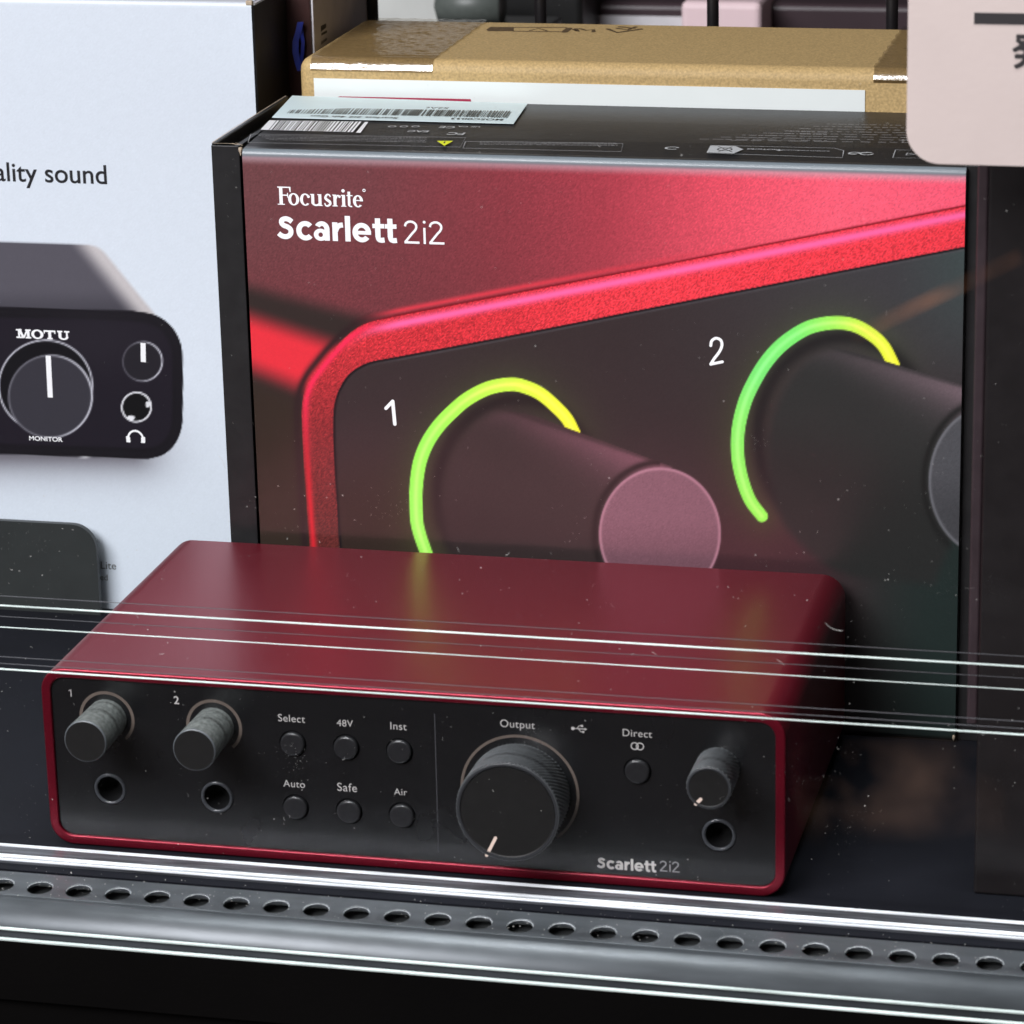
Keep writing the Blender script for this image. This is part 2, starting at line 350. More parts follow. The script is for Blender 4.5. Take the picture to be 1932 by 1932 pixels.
tg = Thing('tag_strip', 'thin clear tag strip with two bright edges below the holes', 'tag strip', (90, -42, -8))
za = at(966, 1829, 1, -36.0)[2]; zb_ = at(966, 1850, 1, -38.0)[2]
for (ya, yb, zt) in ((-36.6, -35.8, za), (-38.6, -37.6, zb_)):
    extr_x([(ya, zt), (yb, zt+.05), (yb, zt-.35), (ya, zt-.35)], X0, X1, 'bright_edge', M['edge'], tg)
extr_x([(-37.5, zb_-.6), (-36.7, zb_-.6), (-36.7, zb_-1.2), (-37.5, zb_-1.2)], X0, X1, 'strip_back', M['under'], tg)
extr_x([(-38.7, zb_-.4), (-37.5, zb_-.4), (-37.5, -24), (-38.7, -24)], X0, X1, 'strip_front', M['fascia'], tg)
rbox('fascia', (X0, X1, -36.5, -17, -150, -13), M['fascia'], kind='structure', r=.8)
rbox('back_wall', (X0-400, X1+400, 900, 910, -150, 700), M['backwall'], kind='structure')

# ================================================================== the red audio interface
W, H, D = 180.0, 44.6, 99.0
dv = Thing('audio_interface', 'red metal audio interface with black front panel and knobs in front of its box', 'audio interface', (W/2, D/2, -1))
def dl(ins, y, r=6.0): return [(x, y, z) for x, z in rrect(ins, W-ins, ins-.8, H-ins+.1, max(r-ins, .5))]
V, F = loft([dl(0, D-.6), dl(0, .6), dl(.08, .25), dl(.25, .07), dl(.5, .0), dl(2.0, .0), dl(2.25, .08), dl(2.36, .3), dl(2.4, 1.2), dl(2.4, D-.6)], True)
o = obj('case', V, F, M['red'], dv, smooth=True)
o.modifiers.new('wn', 'WEIGHTED_NORMAL')
V, F = loft([dl(0, D-.6), dl(.6, D)], True, False, True); obj('rear_panel', V, F, M['panel'], dv)
for fx in (14, W-14):
    for fy in (12, D-12): V, F = loft([[(fx+x, fy+z, h) for x, z in circ(0, 0, 5, 24)] for h in (-1, .02)], True, True, True); obj('rubber_foot', V, F, M['hole'], dv)
PY = 0.7                                         # front panel plane
GK = [(16.14, 32.4), (43.02, 32.1)]; JK = [(15.8, 14.1), (42.8, 14.0)]; HJ = (164.4, 13.6); OK = (117.3, 20.97); HK = (164.3, 30.4)
BT = [(62.4, 29.2), (75.5, 29.15), (88.5, 29.1), (62.4, 12.9), (75.6, 12.85), (88.6, 12.8), (145.4, 28.2)]
hl = [circ(x, z, 4.15, 40) for x, z in JK+[HJ]]+[circ(x, z, 3.3, 36) for x, z in BT]
V, F = holed(rrect(2.42, W-2.42, 1.62, H-2.32, 3.6), hl, 1.0)
obj('front_panel', [(x, PY+.5-z, y) for x, y, z in V], F, M['panel'], dv)
V, F = box_geo(4, W-4, PY+8, PY+9, 4, H-4); obj('inner_plate', V, F, M['hole'], dv)
# jacks
for x, z in JK+[HJ]:
    V, F = lathe(x, z, [(4.12, PY+.6), (4.0, PY-.05), (3.85, PY-.25), (3.55, PY-.28), (3.3, PY-.2), (3.15, PY+.1)], 56)
    j = obj('jack_socket', V, F, M['jack'], dv, smooth=True)
    V, F = lathe(x, z, [(3.15, PY+.1), (3.1, PY+1.5), (3.0, PY+7.9), (0, PY+7.9)], 40); obj('socket_bore', V, F, M['hole'], j, smooth=True)
# buttons
for x, z in BT:
    V, F = lathe(x, z, [(2.95, PY+3), (2.95, PY-.5), (2.9, PY-.7), (2.78, PY-.86), (2.6, PY-.95), (2.35, PY-1.0), (0, PY-1.0)], 48)
    obj('push_button', V, F, M['button'], dv)
# gain knobs
for i, (x, z) in enumerate(GK):
    V, F = lathe(x, z, [(4.9, PY), (5.05, PY-7), (5.22, PY-14.7)], 72)
    k = obj('gain_knob', V, F, M['knob_grey'], dv, smooth=True)
    V, F = lathe(x, z, [(5.22, PY-14.7), (5.2, PY-14.9), (5.08, PY-15.05), (4.95, PY-15.1)], 72); obj('knob_rim', V, F, M['rim'], k, smooth=True)
    V, F = lathe(x, z, [(4.95, PY-15.1), (0, PY-15.1)], 72); obj('knob_face', V, F, M['knob_face'], k)
    d = front(PY); d.ring(x, z, 6.95, 6.2, -48, 228, 72); d.build('halo_ring', M['ring'], dv)
# knurled knobs
def knurled(x, z, r0, r1, L, n, rows, amp):
    loops = [[(a, PY, b) for a, b in circ(x, z, r0, n*2)]]
    for i in range(rows+1):
        f = i/rows; r = r0+(r1-r0)*f; y = PY-.4-(L-.9)*f
        loops.append([(x+(r+amp*(1 if (j+i) % 2 else -1))*math.cos(math.pi*j/n), y, z+(r+amp*(1 if (j+i) % 2 else -1))*math.sin(math.pi*j/n)) for j in range(2*n)])
    loops.append([(a, PY-L+.35, b) for a, b in circ(x, z, r1, n*2)])
    loops.append([(a, PY-L+.05, b) for a, b in circ(x, z, r1-.05, n*2)]); loops.append([(a, PY-L, b) for a, b in circ(x, z, r1-.35, n*2)])
    return loft(loops)
V, F = knurled(*OK, 12.0, 12.2, 12.6, 74, 13, .18); k = obj('output_knob', V, F, M['knurl'], dv)
V, F = lathe(*OK, [(11.2, PY-12.6), (11.0, PY-12.5), (0, PY-12.5)], 96); obj('knob_face', V, F, M['knob_face'], k)
V, F = lathe(*OK, [(12.25, PY-12.1), (12.2, PY-12.4), (11.95, PY-12.62), (11.6, PY-12.66), (11.3, PY-12.55)], 96); obj('knob_rim', V, F, M['rim_dark'], k, smooth=True)
V, F = knurled(*HK, 5.0, 5.1, 12.6, 27, 13, .21); k2 = obj('headphone_knob', V, F, M['knurl'], dv)
V, F = lathe(*HK, [(4.5, PY-12.6), (4.4, PY-12.5), (0, PY-12.5)], 64); obj('knob_face', V, F, M['knob_face'], k2)
V, F = lathe(*HK, [(5.15, PY-12.1), (5.1, PY-12.45), (4.9, PY-12.62), (4.6, PY-12.62), (4.4, PY-12.5)], 64); obj('knob_rim', V, F, M['rim_dark'], k2, smooth=True)
d = front(PY); d.ring(*OK, 14.25, 13.6, -52, 232, 96); d.build('halo_ring', M['ring'], dv)
def bar(kx, kz, p0, p1, wd, par):
    d = front(PY-12.5, .05); a = xz(*p0, PY-12.55); b = xz(*p1, PY-12.55); d.stroke([a, b], wd); d.build('pointer_mark', M['mark'], par)
bar(*OK, (935, 1581), (918, 1614), .75, k); bar(*HK, (1322, 1508), (1313, 1517), .8, k2)
# lettering
d = front(PY)
def lab(s, x, y, wpx, off=-.003, hs=1.0, cap=.68):
    d = front(PY)
    a = xz(x, y, PY); wd = wpx/7.85; d.text(s, a[0], a[1]-.95, width=wd, off=off, align=.5, hs=hs, space=1.06); d.build('control_label', M['ink'], dv)
lab('Select', 550, 1355, 52); lab('48V', 650.6, 1363.4, 31); lab('Inst', 751.9, 1369.7, 31)
lab('Auto', 554.9, 1478.2, 42); lab('Safe', 655, 1486, 38); lab('Air', 755.7, 1493, 25)
lab('Output', 976.4, 1366, 65); lab('Direct', 1202.5, 1383, 54); lab('2', 332.9, 1321, 10, .01); d = front(PY); a = xz(133.1, 1306.8, PY); d.stroke([(a[0]-.35, a[1]+.5), (a[0]+.1, a[1]+.85), (a[0]+.12, a[1]-.9)], .22); d.build('control_label', M['ink'], dv)
d = front(PY); a = xz(1202.5, 1407.9, PY)
for s in (-.62, .62): d.ring(a[0]+s, a[1], .95, .72, 0, 360, 24)
d.build('stereo_symbol', M['ink'], dv); d = front(PY); a = xz(1092.5, 1374.9, PY)
d.stroke([(a[0]-1.3, a[1]), (a[0]+1.5, a[1])], .2); d.disc(a[0]-1.45, a[1], .42); d.poly([(a[0]+1.3, a[1]+.32), (a[0]+1.3, a[1]-.32), (a[0]+1.95, a[1])])
d.stroke([(a[0]-.5, a[1]), (a[0]+.05, a[1]+.75), (a[0]+.6, a[1]+.75)], .18); d.disc(a[0]+.7, a[1]+.75, .3)
d.stroke([(a[0]-.1, a[1]), (a[0]+.4, a[1]-.7), (a[0]+.8, a[1]-.7)], .18); d.poly([(a[0]+.75, a[1]-.45), (a[0]+1.25, a[1]-.45), (a[0]+1.25, a[1]-.95), (a[0]+.75, a[1]-.95)])
d.build('usb_symbol', M['ink'], dv); d = front(PY); a = xz(1126.5, 1637.5, PY); wordmark(d, a[0]+.1, a[1], 14.0/794.)
d.build('name_lettering', M['ink'], dv)
d = front(PY); a = xz(1245, 1643.5, PY); wordmark(d, a[0], a[1], 4.72/267., True); d.build('model_lettering', M['ink_thin'], dv)
d = front(PY); d.stroke([(97.3, 39.0), (97.2, 4.3)], .18); d.build('divider_line', M['divider'], dv)

# ================================================================== the red-and-black product box behind it
pb = Thing('product_box', 'red and black retail box printed with two knobs and green light rings', 'product box', (111, 137, -1))
BY = 103.5; BX0, BX1, BZ = 23.0, 208.0, 149.6
R1 = [(810, 1058), (802, 1037), (792, 1008), (786, 980), (784.6, 937.7), (787, 900), (793.5, 866.7), (807, 834), (828, 803), (854, 776), (883, 752), (922.5, 732), (965, 725), (994, 731), (1020.7, 743.7), (1047, 766), (1069.5, 790), (1084, 817)]
R2 = [(1437.7, 974), (1415.5, 944), (1400, 903), (1392, 859), (1393, 810), (1404.4, 761.4), (1422, 721.5), (1446.6, 681.6), (1477.6, 648.3), (1517.5, 621.7), (1550, 611.5), (1584, 609), (1615, 615), (1646, 632.8), (1668.4, 655), (1686, 688)]
INN = spline([(1900, 449.5), (1287.6, 568.8), (993.6, 626.8), (760, 671), (701, 682), (672.7, 695), (655.7, 709), (641.5, 731), (633, 753), (628.7, 780), (628.7, 810), (630, 852.5), (633.5, 923.5), (640, 1028.5), (652, 1200), (680, 1500)], 6)
OUT = spline([(1900, 374.5), (1287.6, 493.7), (814.7, 584), (735, 600), (692, 610), (661, 628), (630, 658), (604.6, 687.8), (584.7, 715), (573.4, 743), (569.5, 776), (570.5, 824), (574.8, 895), (580.5, 980), (590, 1100), (620, 1500)], 6)
INNP = INN+[(2100, 1500), (2100, 420)]; OUTP = OUT+[(2100, 1500), (2100, 340)]
def redprint(X, Y, P):
    rn = rng.normal(size=X.shape)
    c = np.zeros(X.shape+(3,))
    # upper face, dusky on the left to pink on the right
    tx = np.clip((X-457)/(1823-457), 0, 1)[..., None]
    stops = [(0, (104, 63, 65)), (.18, (112, 61, 65)), (.36, (136, 56, 64)), (.5, (166, 60, 72)), (.66, (224, 78, 96)), (.82, (250, 94, 116)), (1, (254, 92, 118))]
    for (a, ca), (b, cb) in zip(stops, stops[1:]):
        m = ((tx >= a) & (tx <= b+1e-9)); c = np.where(m, np.array(ca)+(np.array(cb)-np.array(ca))*((tx-a)/(b-a)), c)
    c = mixc(c, (112, 48, 54), smooth(330, 620, Y+.12*(X-500))*smooth(1250, 700, X)*.45)
    c *= (1+.05*rn)[..., None]
    # dark soft band and the bright red side
    up = 545+.27*(X-468); c = mixc(c, (50, 40, 38), smooth(up-26, up+16, Y))
    rt = 588+.33*(X-470); rb = 706+.40*(X-474)
    c = mixc(c, np.array((226, 50, 62)), smooth(rt-18, rt+34, Y)*smooth(rb+20, rb-40, Y))
    lowd = smooth(rb-10, rb+40, Y)
    c = mixc(c, (50, 40, 34), lowd*smooth(1200, 600, X))
    dO = sdpoly(X, Y, OUTP); dI = sdpoly(X, Y, INNP)
    # thin edge lines outside the bevel
    right = smooth(640, 760, X)
    c = mixc(c, (236, 60, 76), np.exp(-((dO-10)/5.0)**2)*right*smooth(1500, 900, X)*.8)
    c = mixc(c, (44, 30, 32), np.exp(-((dO-9)/7.0)**2)*(1-right)*.9)
    c = mixc(c, (120, 18, 30), np.exp(-((dO-1)/2.6)**2)*right)
    bev = np.clip(.5-dO/1.6, 0, 1)
    # bevel colours
    low = smooth(600, 880, Y)*smooth(860, 640, X)
    bc = np.zeros(X.shape+(3,))+np.array((204, 50, 58)); bc = mixc(bc, (240, 60, 72), smooth(800, 1300, X)); bc = mixc(bc, (128, 44, 46), low); bc = mixc(bc, (92, 42, 40), smooth(820, 1060, Y)*smooth(860, 640, X))
    bc *= (1+.12*rn)[..., None]
    hl = np.exp(-((dO+15)/8.5)**2)*smooth(640, 760, X); bc = mixc(bc, (255, 104, 164), hl)
    hl2 = np.exp(-((dO+7)/6.0)**2)*smooth(740, 650, X); bc = mixc(bc, np.array((246, 46, 84)), hl2*smooth(960, 700, Y)); bc = mixc(bc, np.array((206, 40, 50)), hl2*smooth(700, 960, Y))
    c = mixc(c, bc, bev)
    # black face
    fc = np.zeros(X.shape+(3,))+np.array((54, 44, 45))
    fc = mixc(fc, (62, 60, 63), smooth(1100, 1700, X)*smooth(900, 500, Y)); fc = mixc(fc, (64, 74, 74), smooth(1650, 1850, X)*smooth(800, 450, Y))
    fc = mixc(fc, (66, 40, 45), np.exp(-((X-1420)/210)**2-((Y-1050)/130)**2)); fc = mixc(fc, (34, 44, 42), smooth(1500, 1780, X)*smooth(700, 1000, Y))
    fc = mixc(fc, (50, 38, 34), smooth(950, 700, X)*smooth(800, 1000, Y))
    fc = mixc(fc, (22, 20, 24), np.exp(-((dI+2)/2.6)**2)); fc = mixc(fc, (84, 80, 84), np.exp(-((dI+6)/2.0)**2)*.6*smooth(640, 800, X))
    fc *= (1+.02*rn)[..., None]
    def glow(pts, fc, col):
        dd, _ = segdist(X, Y, pts); return mixc(fc, col, np.exp(-dd/26.0)*.22)
    fc = glow(R1, fc, (120, 170, 60)); fc = glow(R2, fc, (120, 170, 60))
    def ringc(pts, fc, colors, wd=11.2):
        dd, tt = segdist(X, Y, pts); cc = np.zeros(X.shape+(3,))
        n = len(colors)-1
        for i in range(n):
            m = (tt >= i/n) & (tt <= (i+1)/n); f = (tt*n-i)[..., None]
            cc = np.where(m[..., None], np.array(colors[i])+(np.array(colors[i+1])-np.array(colors[i]))*f, cc)
        cc = mixc(cc, np.minimum(cc*1.1+18, 255), np.exp(-(dd/4.5)**2))
        wl = wd+2.0*np.sin(tt*math.pi)
        return mixc(fc, cc, np.clip(.5-(dd-wl)/1.8, 0, 1))
    S1 = spline(R1, 5); S2 = spline(R2, 5)
    # shadow gap between ring and knob, knob bodies, caps
    def knob(fc, ell, top, capc, caprx, capry, ccap, cb, cbt, edge):
        poly = ell+top; sd = sdpoly(X, Y, poly)
        body = np.zeros(X.shape+(3,))+np.array(cb, float)
        ax, ay = top[0]; bx, by = top[-1]
        L = math.hypot(bx-ax, by-ay); nd = ((X-ax)*-(by-ay)+(Y-ay)*(bx-ax))/L; al = np.clip(((X-ax)*(bx-ax)+(Y-ay)*(by-ay))/L/L, 0, 1)
        body = mixc(body, cbt, np.exp(-(np.maximum(nd-14, 0)/(22+40*al))**1.3)*(.25+.75*al)); body = mixc(body, np.array(cb)*.8, smooth(8, 0, nd)*.5)
        body = mixc(body, np.array(cb)*.78, smooth(120, 260, nd)*.6)
        body *= (1+.02*rn)[..., None]
        m = smooth(edge, -edge*.6, sd); m = np.where((X > ax) & (nd < 14), np.clip(.5-sd/1.6, 0, 1), m)
        fc = mixc(fc, body, m)
        cx, cy = capc; q = np.hypot((X-cx)/caprx, (Y-cy)/capry); qd = (q-1)*caprx
        fc = mixc(fc, np.array(cb)*.62, np.exp(-((qd-9)/6.0)**2)*(X < cx)*.8*m)
        cap = np.zeros(X.shape+(3,))+np.array(ccap, float); cap = mixc(cap, np.array(ccap)*.84, smooth(cy-40, cy+70, Y)); cap *= (1+.03*rn)[..., None]
        fc = mixc(fc, cap, np.clip(.5-qd/1.6, 0, 1)); fc = mixc(fc, np.minimum(np.array(ccap)*1.32+14, 255), np.exp(-((qd+2.5)/2.6)**2)*.75)
        return fc
    fc = mixc(fc, (34, 28, 30), np.exp(-((np.hypot((X-978)/152, (Y-925)/172)-1)/.09)**2)*.8)
    fc = mixc(fc, (30, 28, 30), np.exp(-((np.hypot((X-1592)/162, (Y-820)/184)-1)/.09)**2)*.8)
    fc = ringc(S1, fc, [(158, 234, 90), (160, 244, 96), (158, 246, 92), (158, 246, 90), (176, 248, 84), (212, 252, 76), (242, 252, 66), (250, 244, 60)])
    fc = ringc(S2, fc, [(158, 244, 90), (148, 240, 96), (138, 236, 104), (122, 234, 116), (124, 238, 110), (166, 244, 92), (228, 250, 74), (250, 250, 60)])
    e1 = spline([(1130, 1060), (1010, 1120), (900, 1090), (856, 1040), (838, 975), (840, 915), (858, 860), (890, 812), (925, 785), (965, 776)], 5)
    fc = knob(fc, e1, [(965, 776), (1010, 785), (1269, 881)], (1245, 1007), 115, 125, (134, 92, 104), (58, 47, 47), (132, 86, 98), 16)
    e2 = spline([(1760, 1100), (1600, 1080), (1500, 1010), (1462, 930), (1452, 850), (1464, 780), (1495, 720), (1535, 680), (1585, 659)], 5)
    fc = knob(fc, e2, [(1585, 659), (1640, 672), (1900, 753)], (1868, 908), 116, 142, (80, 80, 84), (46, 47, 46), (128, 106, 114), 16)
    c = mixc(c, fc, np.clip(.5-dI/1.4, 0, 1))
    # pale sheen of light on the top fold, painted into the print
    z = P[..., 2]; fold_sheen = smooth(145.2, 147.6, z); c = mixc(c, (196, 172, 180), fold_sheen*.6); c = mixc(c, (112, 120, 126), smooth(147.2, 148.3, z)); c = mixc(c, (40, 40, 42), smooth(149.5, 149.6, z)*smooth(104.6, 105.2, P[..., 1]))
    return c
st = .32; xs = np.arange(BX0, BX1+st/2, st); zs = list(np.arange(-.4, 147.9, st)); rf = 1.7
prof = [(BY+max(0, 1.2-(z+.4))**2*.4, z) for z in zs]+[(BY+rf-rf*math.cos(a), BZ-rf+rf*math.sin(a)) for a in np.linspace(0, math.pi/2, 9)]+[(BY+2.6, BZ), (BY+3.5, BZ)]
P = np.array([[(x, y, z) for x in xs] for y, z in prof]); print_grid('front_panel', P, redprint, M['print'], pb, gain=1.03)
V, F = box_geo(BX0-.2, BX1+.2, BY+.8, 171, -1, BZ-.4); obj('inner_carton', V, F, M['black_card'], pb)
V, F = loft([[(x, y, z) for x in (BX0+.4*0-3.0*max(0, (y-BY)/68), BX1)] for y, z in ((BY+3.5, BZ), (BY+20, BZ+.35), (BY+45, BZ+.3), (171.2, BZ-.1))], False); obj('top_panel', V, F, M['black_card'], pb)
# double side walls with raw cardboard edges
for sx, sgn in ((14.0, 1), (214.6, -1)):
    V, F = box_geo(min(sx, sx+sgn*1.3), max(sx, sx+sgn*1.3), 106.2, 170, -1, 150.4, .25, 2); s = obj('side_wall', V, F, M['black_card'], pb)
    V, F = box_geo(min(sx, sx+sgn*7.6), max(sx, sx+sgn*7.6), 105.6, 106.2, -1, 149.9, .2, 2); obj('rolled_front_edge', V, F, M['black_card'], s)
    V, F = box_geo(sx+sgn*5.4, sx+sgn*6.7, 106.2, 168, -1, 149.3, 0) if sgn > 0 else box_geo(sx-6.7, sx-5.4, 106.2, 168, -1, 149.3); obj('inner_wall', V, F, M['black_card'], s)
    V, F = box_geo(min(sx+sgn*1.3, sx+sgn*5.3), max(sx+sgn*1.3, sx+sgn*5.3), 106.2, 168, -1, 147.2); obj('wall_filler', V, F, M['black_card'], s)
d = Decal((0, 0, 150.42), (1, 0, 0), (0, 1, 0), .02)
e = [(14.1, 106.6), (13.9, 125), (14.3, 150), (14.6, 170)]; d.stroke(e, .28, False)
d.stroke([(14.0, 105.9), (16.5, 105.8), (18.8, 105.9), (20.6, 105.4), (22.2, 105.2)], .32, False)
d.stroke([(19.5, 106.4), (20.8, 105.0), (22.4, 104.8), (23.1, 103.9)], .3, False); d.stroke([(20.2, 106.9), (21.6, 105.7)], .22, False)
d.build('raw_edge', M['raw_card'], pb)
V, F = loft([[(22.4+.5*math.cos(a)*k, 104.2+.5*math.sin(a)*k, 149.9-i*.55) for a in np.linspace(0, 2*math.pi, 7)[:-1]] for i, k in enumerate((.9, 1.2, 1.0, .5, .2))]); obj('frayed_corner', V, F, M['raw_card'], pb)
V, F = loft([[(207.6+.4*math.cos(a)*k, 103.9+.5*math.sin(a)*k, 1.6-i*.5) for a in np.linspace(0, 2*math.pi, 7)[:-1]] for i, k in enumerate((.3, 1.0, 1.3, 1.1, .5))]); obj('frayed_corner', V, F, M['raw_card'], pb)
# front lettering
WY = BY
def gl(d, x0, y0, x1): a = xz(x0, y0, WY); b = xz(x1, y0, WY); return a[0], a[1], b[0]-a[0]
d = front(WY, .05)
x0, z0, wd = gl(d, 525, 451, 749); wordmark(d, x0, z0, wd/794.)
x0, z0, wd = gl(d, 763, 459, 839); wordmark(d, x0, z0, wd/267., True)
d.build('model_lettering', M['white_ink'], pb); d = front(WY, .05)
# serif wordmark, drawn stroke by stroke: u = x-height in mm
nw0 = len(d.V); x0, z0, wd = gl(d, 525, 386, 684); u = 2.75; th = .72; tn = .30
def serif(x, z, w=.95): d.poly([(x-w/2, z), (x+w/2, z), (x+w/2, z+.22), (x-w/2, z+.22)])
def stem(x, z0_, z1_, w=th): d.poly([(x-w/2, z0_), (x+w/2, z0_), (x+w/2, z1_), (x-w/2, z1_)])
def bowl(cx, a0, a1, rx=1.32, ry=None): d.ring(cx, z0+u/2, rx, rx-th, a0, a1, 36, (ry or u/2+.06), (ry or u/2+.06)-tn)
X = x0+.75; cap = 4.25
stem(X, z0, z0+cap, .8); serif(X, z0, 1.7); d.poly([(X-.8, z0+cap-.28), (X+2.35, z0+cap-.28), (X+2.35, z0+cap), (X-.8, z0+cap)]); d.poly([(X+2.1, z0+cap-1.15), (X+2.35, z0+cap-1.25), (X+2.35, z0+cap), (X+1.9, z0+cap)])
d.poly([(X+.3, z0+cap*.5), (X+1.55, z0+cap*.5), (X+1.55, z0+cap*.5+.28), (X+.3, z0+cap*.5+.28)]); stem(X+1.6, z0+cap*.5-.4, z0+cap*.5+.7, .22)
X = x0+3.75; bowl(X, 0, 360)
X += 2.75; bowl(X, 50, 318, 1.25); d.disc(X+.78, z0+u*.76, .33)
X += 2.55; stem(X-.75, z0+.5, z0+u); serif(X-.95, z0+u-.22, .8); d.ring(X, z0+.85, 1.1, .55, 180, 330, 20, .92, .5); stem(X+.95, z0, z0+u); serif(X+.75, z0+u-.22, .8); serif(X+1.15, z0, .8)
X += 2.75; sp = spline([(X+.7, z0+u*.78), (X+.45, z0+u-.12), (X-.1, z0+u-.08), (X-.5, z0+u*.72), (X-.2, z0+u*.56), (X+.45, z0+u*.40), (X+.62, z0+u*.2), (X+.1, z0+.1), (X-.45, z0+.14), (X-.72, z0+u*.26)], 4); d.stroke(sp, [.28+.38*math.sin(math.pi*i/(len(sp)-1))**2 for i in range(len(sp))], False)
X += 1.75; stem(X, z0, z0+u); serif(X, z0, 1.25); serif(X-.2, z0+u-.22, .8); d.stroke(spline([(X+.2, z0+u*.62), (X+.6, z0+u*.92), (X+1.0, z0+u*.9)], 4), .34); d.disc(X+1.1, z0+u*.84, .3)
X += 2.05; stem(X, z0, z0+u); serif(X, z0, 1.25); serif(X-.2, z0+u-.22, .8); d.disc(X-.05, z0+u+.95, .4)
X += 1.3; stem(X, z0+.5, z0+u+.8, .62); d.poly([(X-.6, z0+u-.24), (X+.85, z0+u-.24), (X+.85, z0+u), (X-.6, z0+u)]); d.ring(X+.42, z0+.55, .73, .25, 180, 300, 12, .6, .28)
X += 2.1; bowl(X, 0, 318, 1.2); d.poly([(X-.8, z0+u*.52), (X+1.15, z0+u*.52), (X+1.15, z0+u*.52+.24), (X-.8, z0+u*.52+.24)])
d.V[nw0:] = [(x0+(v[0]-x0)*1.125, v[1], z0+(v[2]-z0)*1.12) for v in d.V[nw0:]]
a = xz(687, 359, WY); d.ring(a[0], a[1], .42, .2, 0, 360, 16)
d.build('brand_lettering', M['white_ink'], pb); d = front(WY, .05)
a = xz(733, 804, WY); b = xz(741, 757, WY); d.stroke([(b[0]-1.9, b[1]-2.0), (b[0], b[1])], .9); d.stroke([(b[0], b[1]), (xz(745, 800, WY)[0], xz(745, 800, WY)[1])], .95)
d.build('printed_digit', M['white_ink'], pb); d = front(WY, .05)
q = [xz(*p, WY) for p in ((1341, 652), (1343, 643), (1351, 638), (1360, 642), (1362, 652), (1357, 664), (1348, 676), (1341, 687))]; d.stroke(spline(q, 5), .75); d.stroke([xz(1341, 687, WY), xz(1363, 682.5, WY)], .75)
d.build('printed_digit', M['white_ink'], pb)
# print on the top panel (read from behind, so upside down from here)
TZ = BZ+.55
def tp(x, y): p = at(x, y, 2, TZ); return (p[0], p[1])
def topd(lift=.02): return Decal((0, 0, TZ), (1, 0, 0), (0, 1, 0), lift)
def z2(x, y): return tp(411.4+.33362*x, .33362*y)              # from an enlarged crop
d = topd(.02); d.poly([z2(290, 680), z2(320, 681), z2(275, 735), z2(240, 733)]); d.poly([z2(830, 690), z2(850, 690), z2(805, 752), z2(780, 750)])
a0, a1, b1, b0 = map(np.array, (z2(320, 681), z2(830, 690), z2(780, 750), z2(275, 735)))
u_ = 0.0
while u_ < .97:
    wv = random.choice((.010, .014, .020, .026)); p = a0+(a1-a0)*u_; p2 = a0+(a1-a0)*(u_+wv); q = b0+(b1-b0)*u_; q2 = b0+(b1-b0)*(u_+wv); d.poly([p, p2, q2, q]); u_ += wv+random.choice((.008, .012, .018))
d.build('printed_barcode', M['white_ink'], pb)
d = topd(.02)
def outline(pts, w_=.3): d.stroke(pts+[pts[0]], w_, False)
outline([z2(185, 758), z2(1400, 778), z2(1370, 832), z2(170, 806)]); outline([z2(1400, 800), z2(1860+430, 812), z2(1860+420, 858), z2(1385, 838)])
def dashes(p, q, n):
    p, q = np.array(p), np.array(q); u_ = 0.
    while u_ < 1: wv = random.uniform(.3, 1.4)/n; d.stroke([p+(q-p)*u_, p+(q-p)*min(1, u_+wv)], random.uniform(.3, .5), False); u_ += wv+random.uniform(.15, .5)/n
for k in range(4): dashes(z2(230+20*k, 766+k*11), z2(1180, 782+k*11), 60)
for k in range(3): dashes(z2(1480, 812+k*10), z2(2260, 824+k*9), 48)
for k in range(8): dashes(tp(1560-26*k, 240+4.6*k), tp(1700+6*k, 243+4.9*k), 12)
for k in range(5): dashes(tp(1480-40*k, 255+4*k), tp(1560, 258+4*k), 12)
d.build('small_print', M['print_grey'], pb)
d = topd(.02)
def ut(s, x, y, wd, off=.0):                                   # upside-down text centred on a photo point
    p = tp(x, y); e = Decal((p[0], p[1], TZ), (-1, 0, 0), (0, -1, 0), .04); e.text(s, 0, -.5, width=wd, off=off, align=.5); k = len(d.V); d.V += e.V; d.F += [[k+i for i in f] for f in e.F]
for a_ in (('FC', 862, 251, 4.5, .02), ('EAC', 790, 247, 5.5, .02), ('UK CA', 885, 239, 6, .02), ('CE', 845, 239, 4.2, .02)): ut(*a_); d.build('certification_mark', M['print_mid'], pb); d = topd(.02)
ut('NOTICES', 1440, 281.5, 8.2, .01); ut('+', 1471, 283, 1.6, .03); ut("ELEMENTS D'EMBALLAGE", 1520, 284.5, 12, .01)
c3 = lambda x, y: tp(1287.5+.33362*x, .33362*y)
outline([c3(140, 862), c3(160, 822), c3(860, 838), c3(912, 852), c3(905, 892), c3(150, 866)], .25)
d.build('recycling_text', M['print_mid'], pb); d = topd(.02); p = tp(1268, 279.5); d.ring(p[0], p[1], 1.9, 1.3, 20, 320, 20, 1.7, 1.2)
d.build('badge_print', M['print_mid'], pb); d = topd(.02); p = c3(1010, 868); d.ring(p[0]-1.6, p[1], 1.6, 1.1, 0, 300, 20); d.ring(p[0]+1.4, p[1], 1.8, 1.3, 40, 360, 20); d.stroke([(p[0]-3, p[1]-1), (p[0]+2, p[1]+1.2)], .4)
d.build('badge_print', M['print_mid'], pb); d = topd(.02); outline([c3(1205, 848), c3(1330, 850), c3(1350, 895), c3(1190, 892)], .2); p = c3(1285, 872); d.ring(p[0], p[1], 1.7, 1.2, 0, 360, 3)
d.build('badge_print', M['print_mid'], pb); d = topd(.02)
for s_ in (0, 1, 2): p = tp(740+22*s_, 238.5); d.ring(p[0], p[1], 1.2, .8, 0, 360, 6)
d.build('badge_print', M['print_mid'], pb)
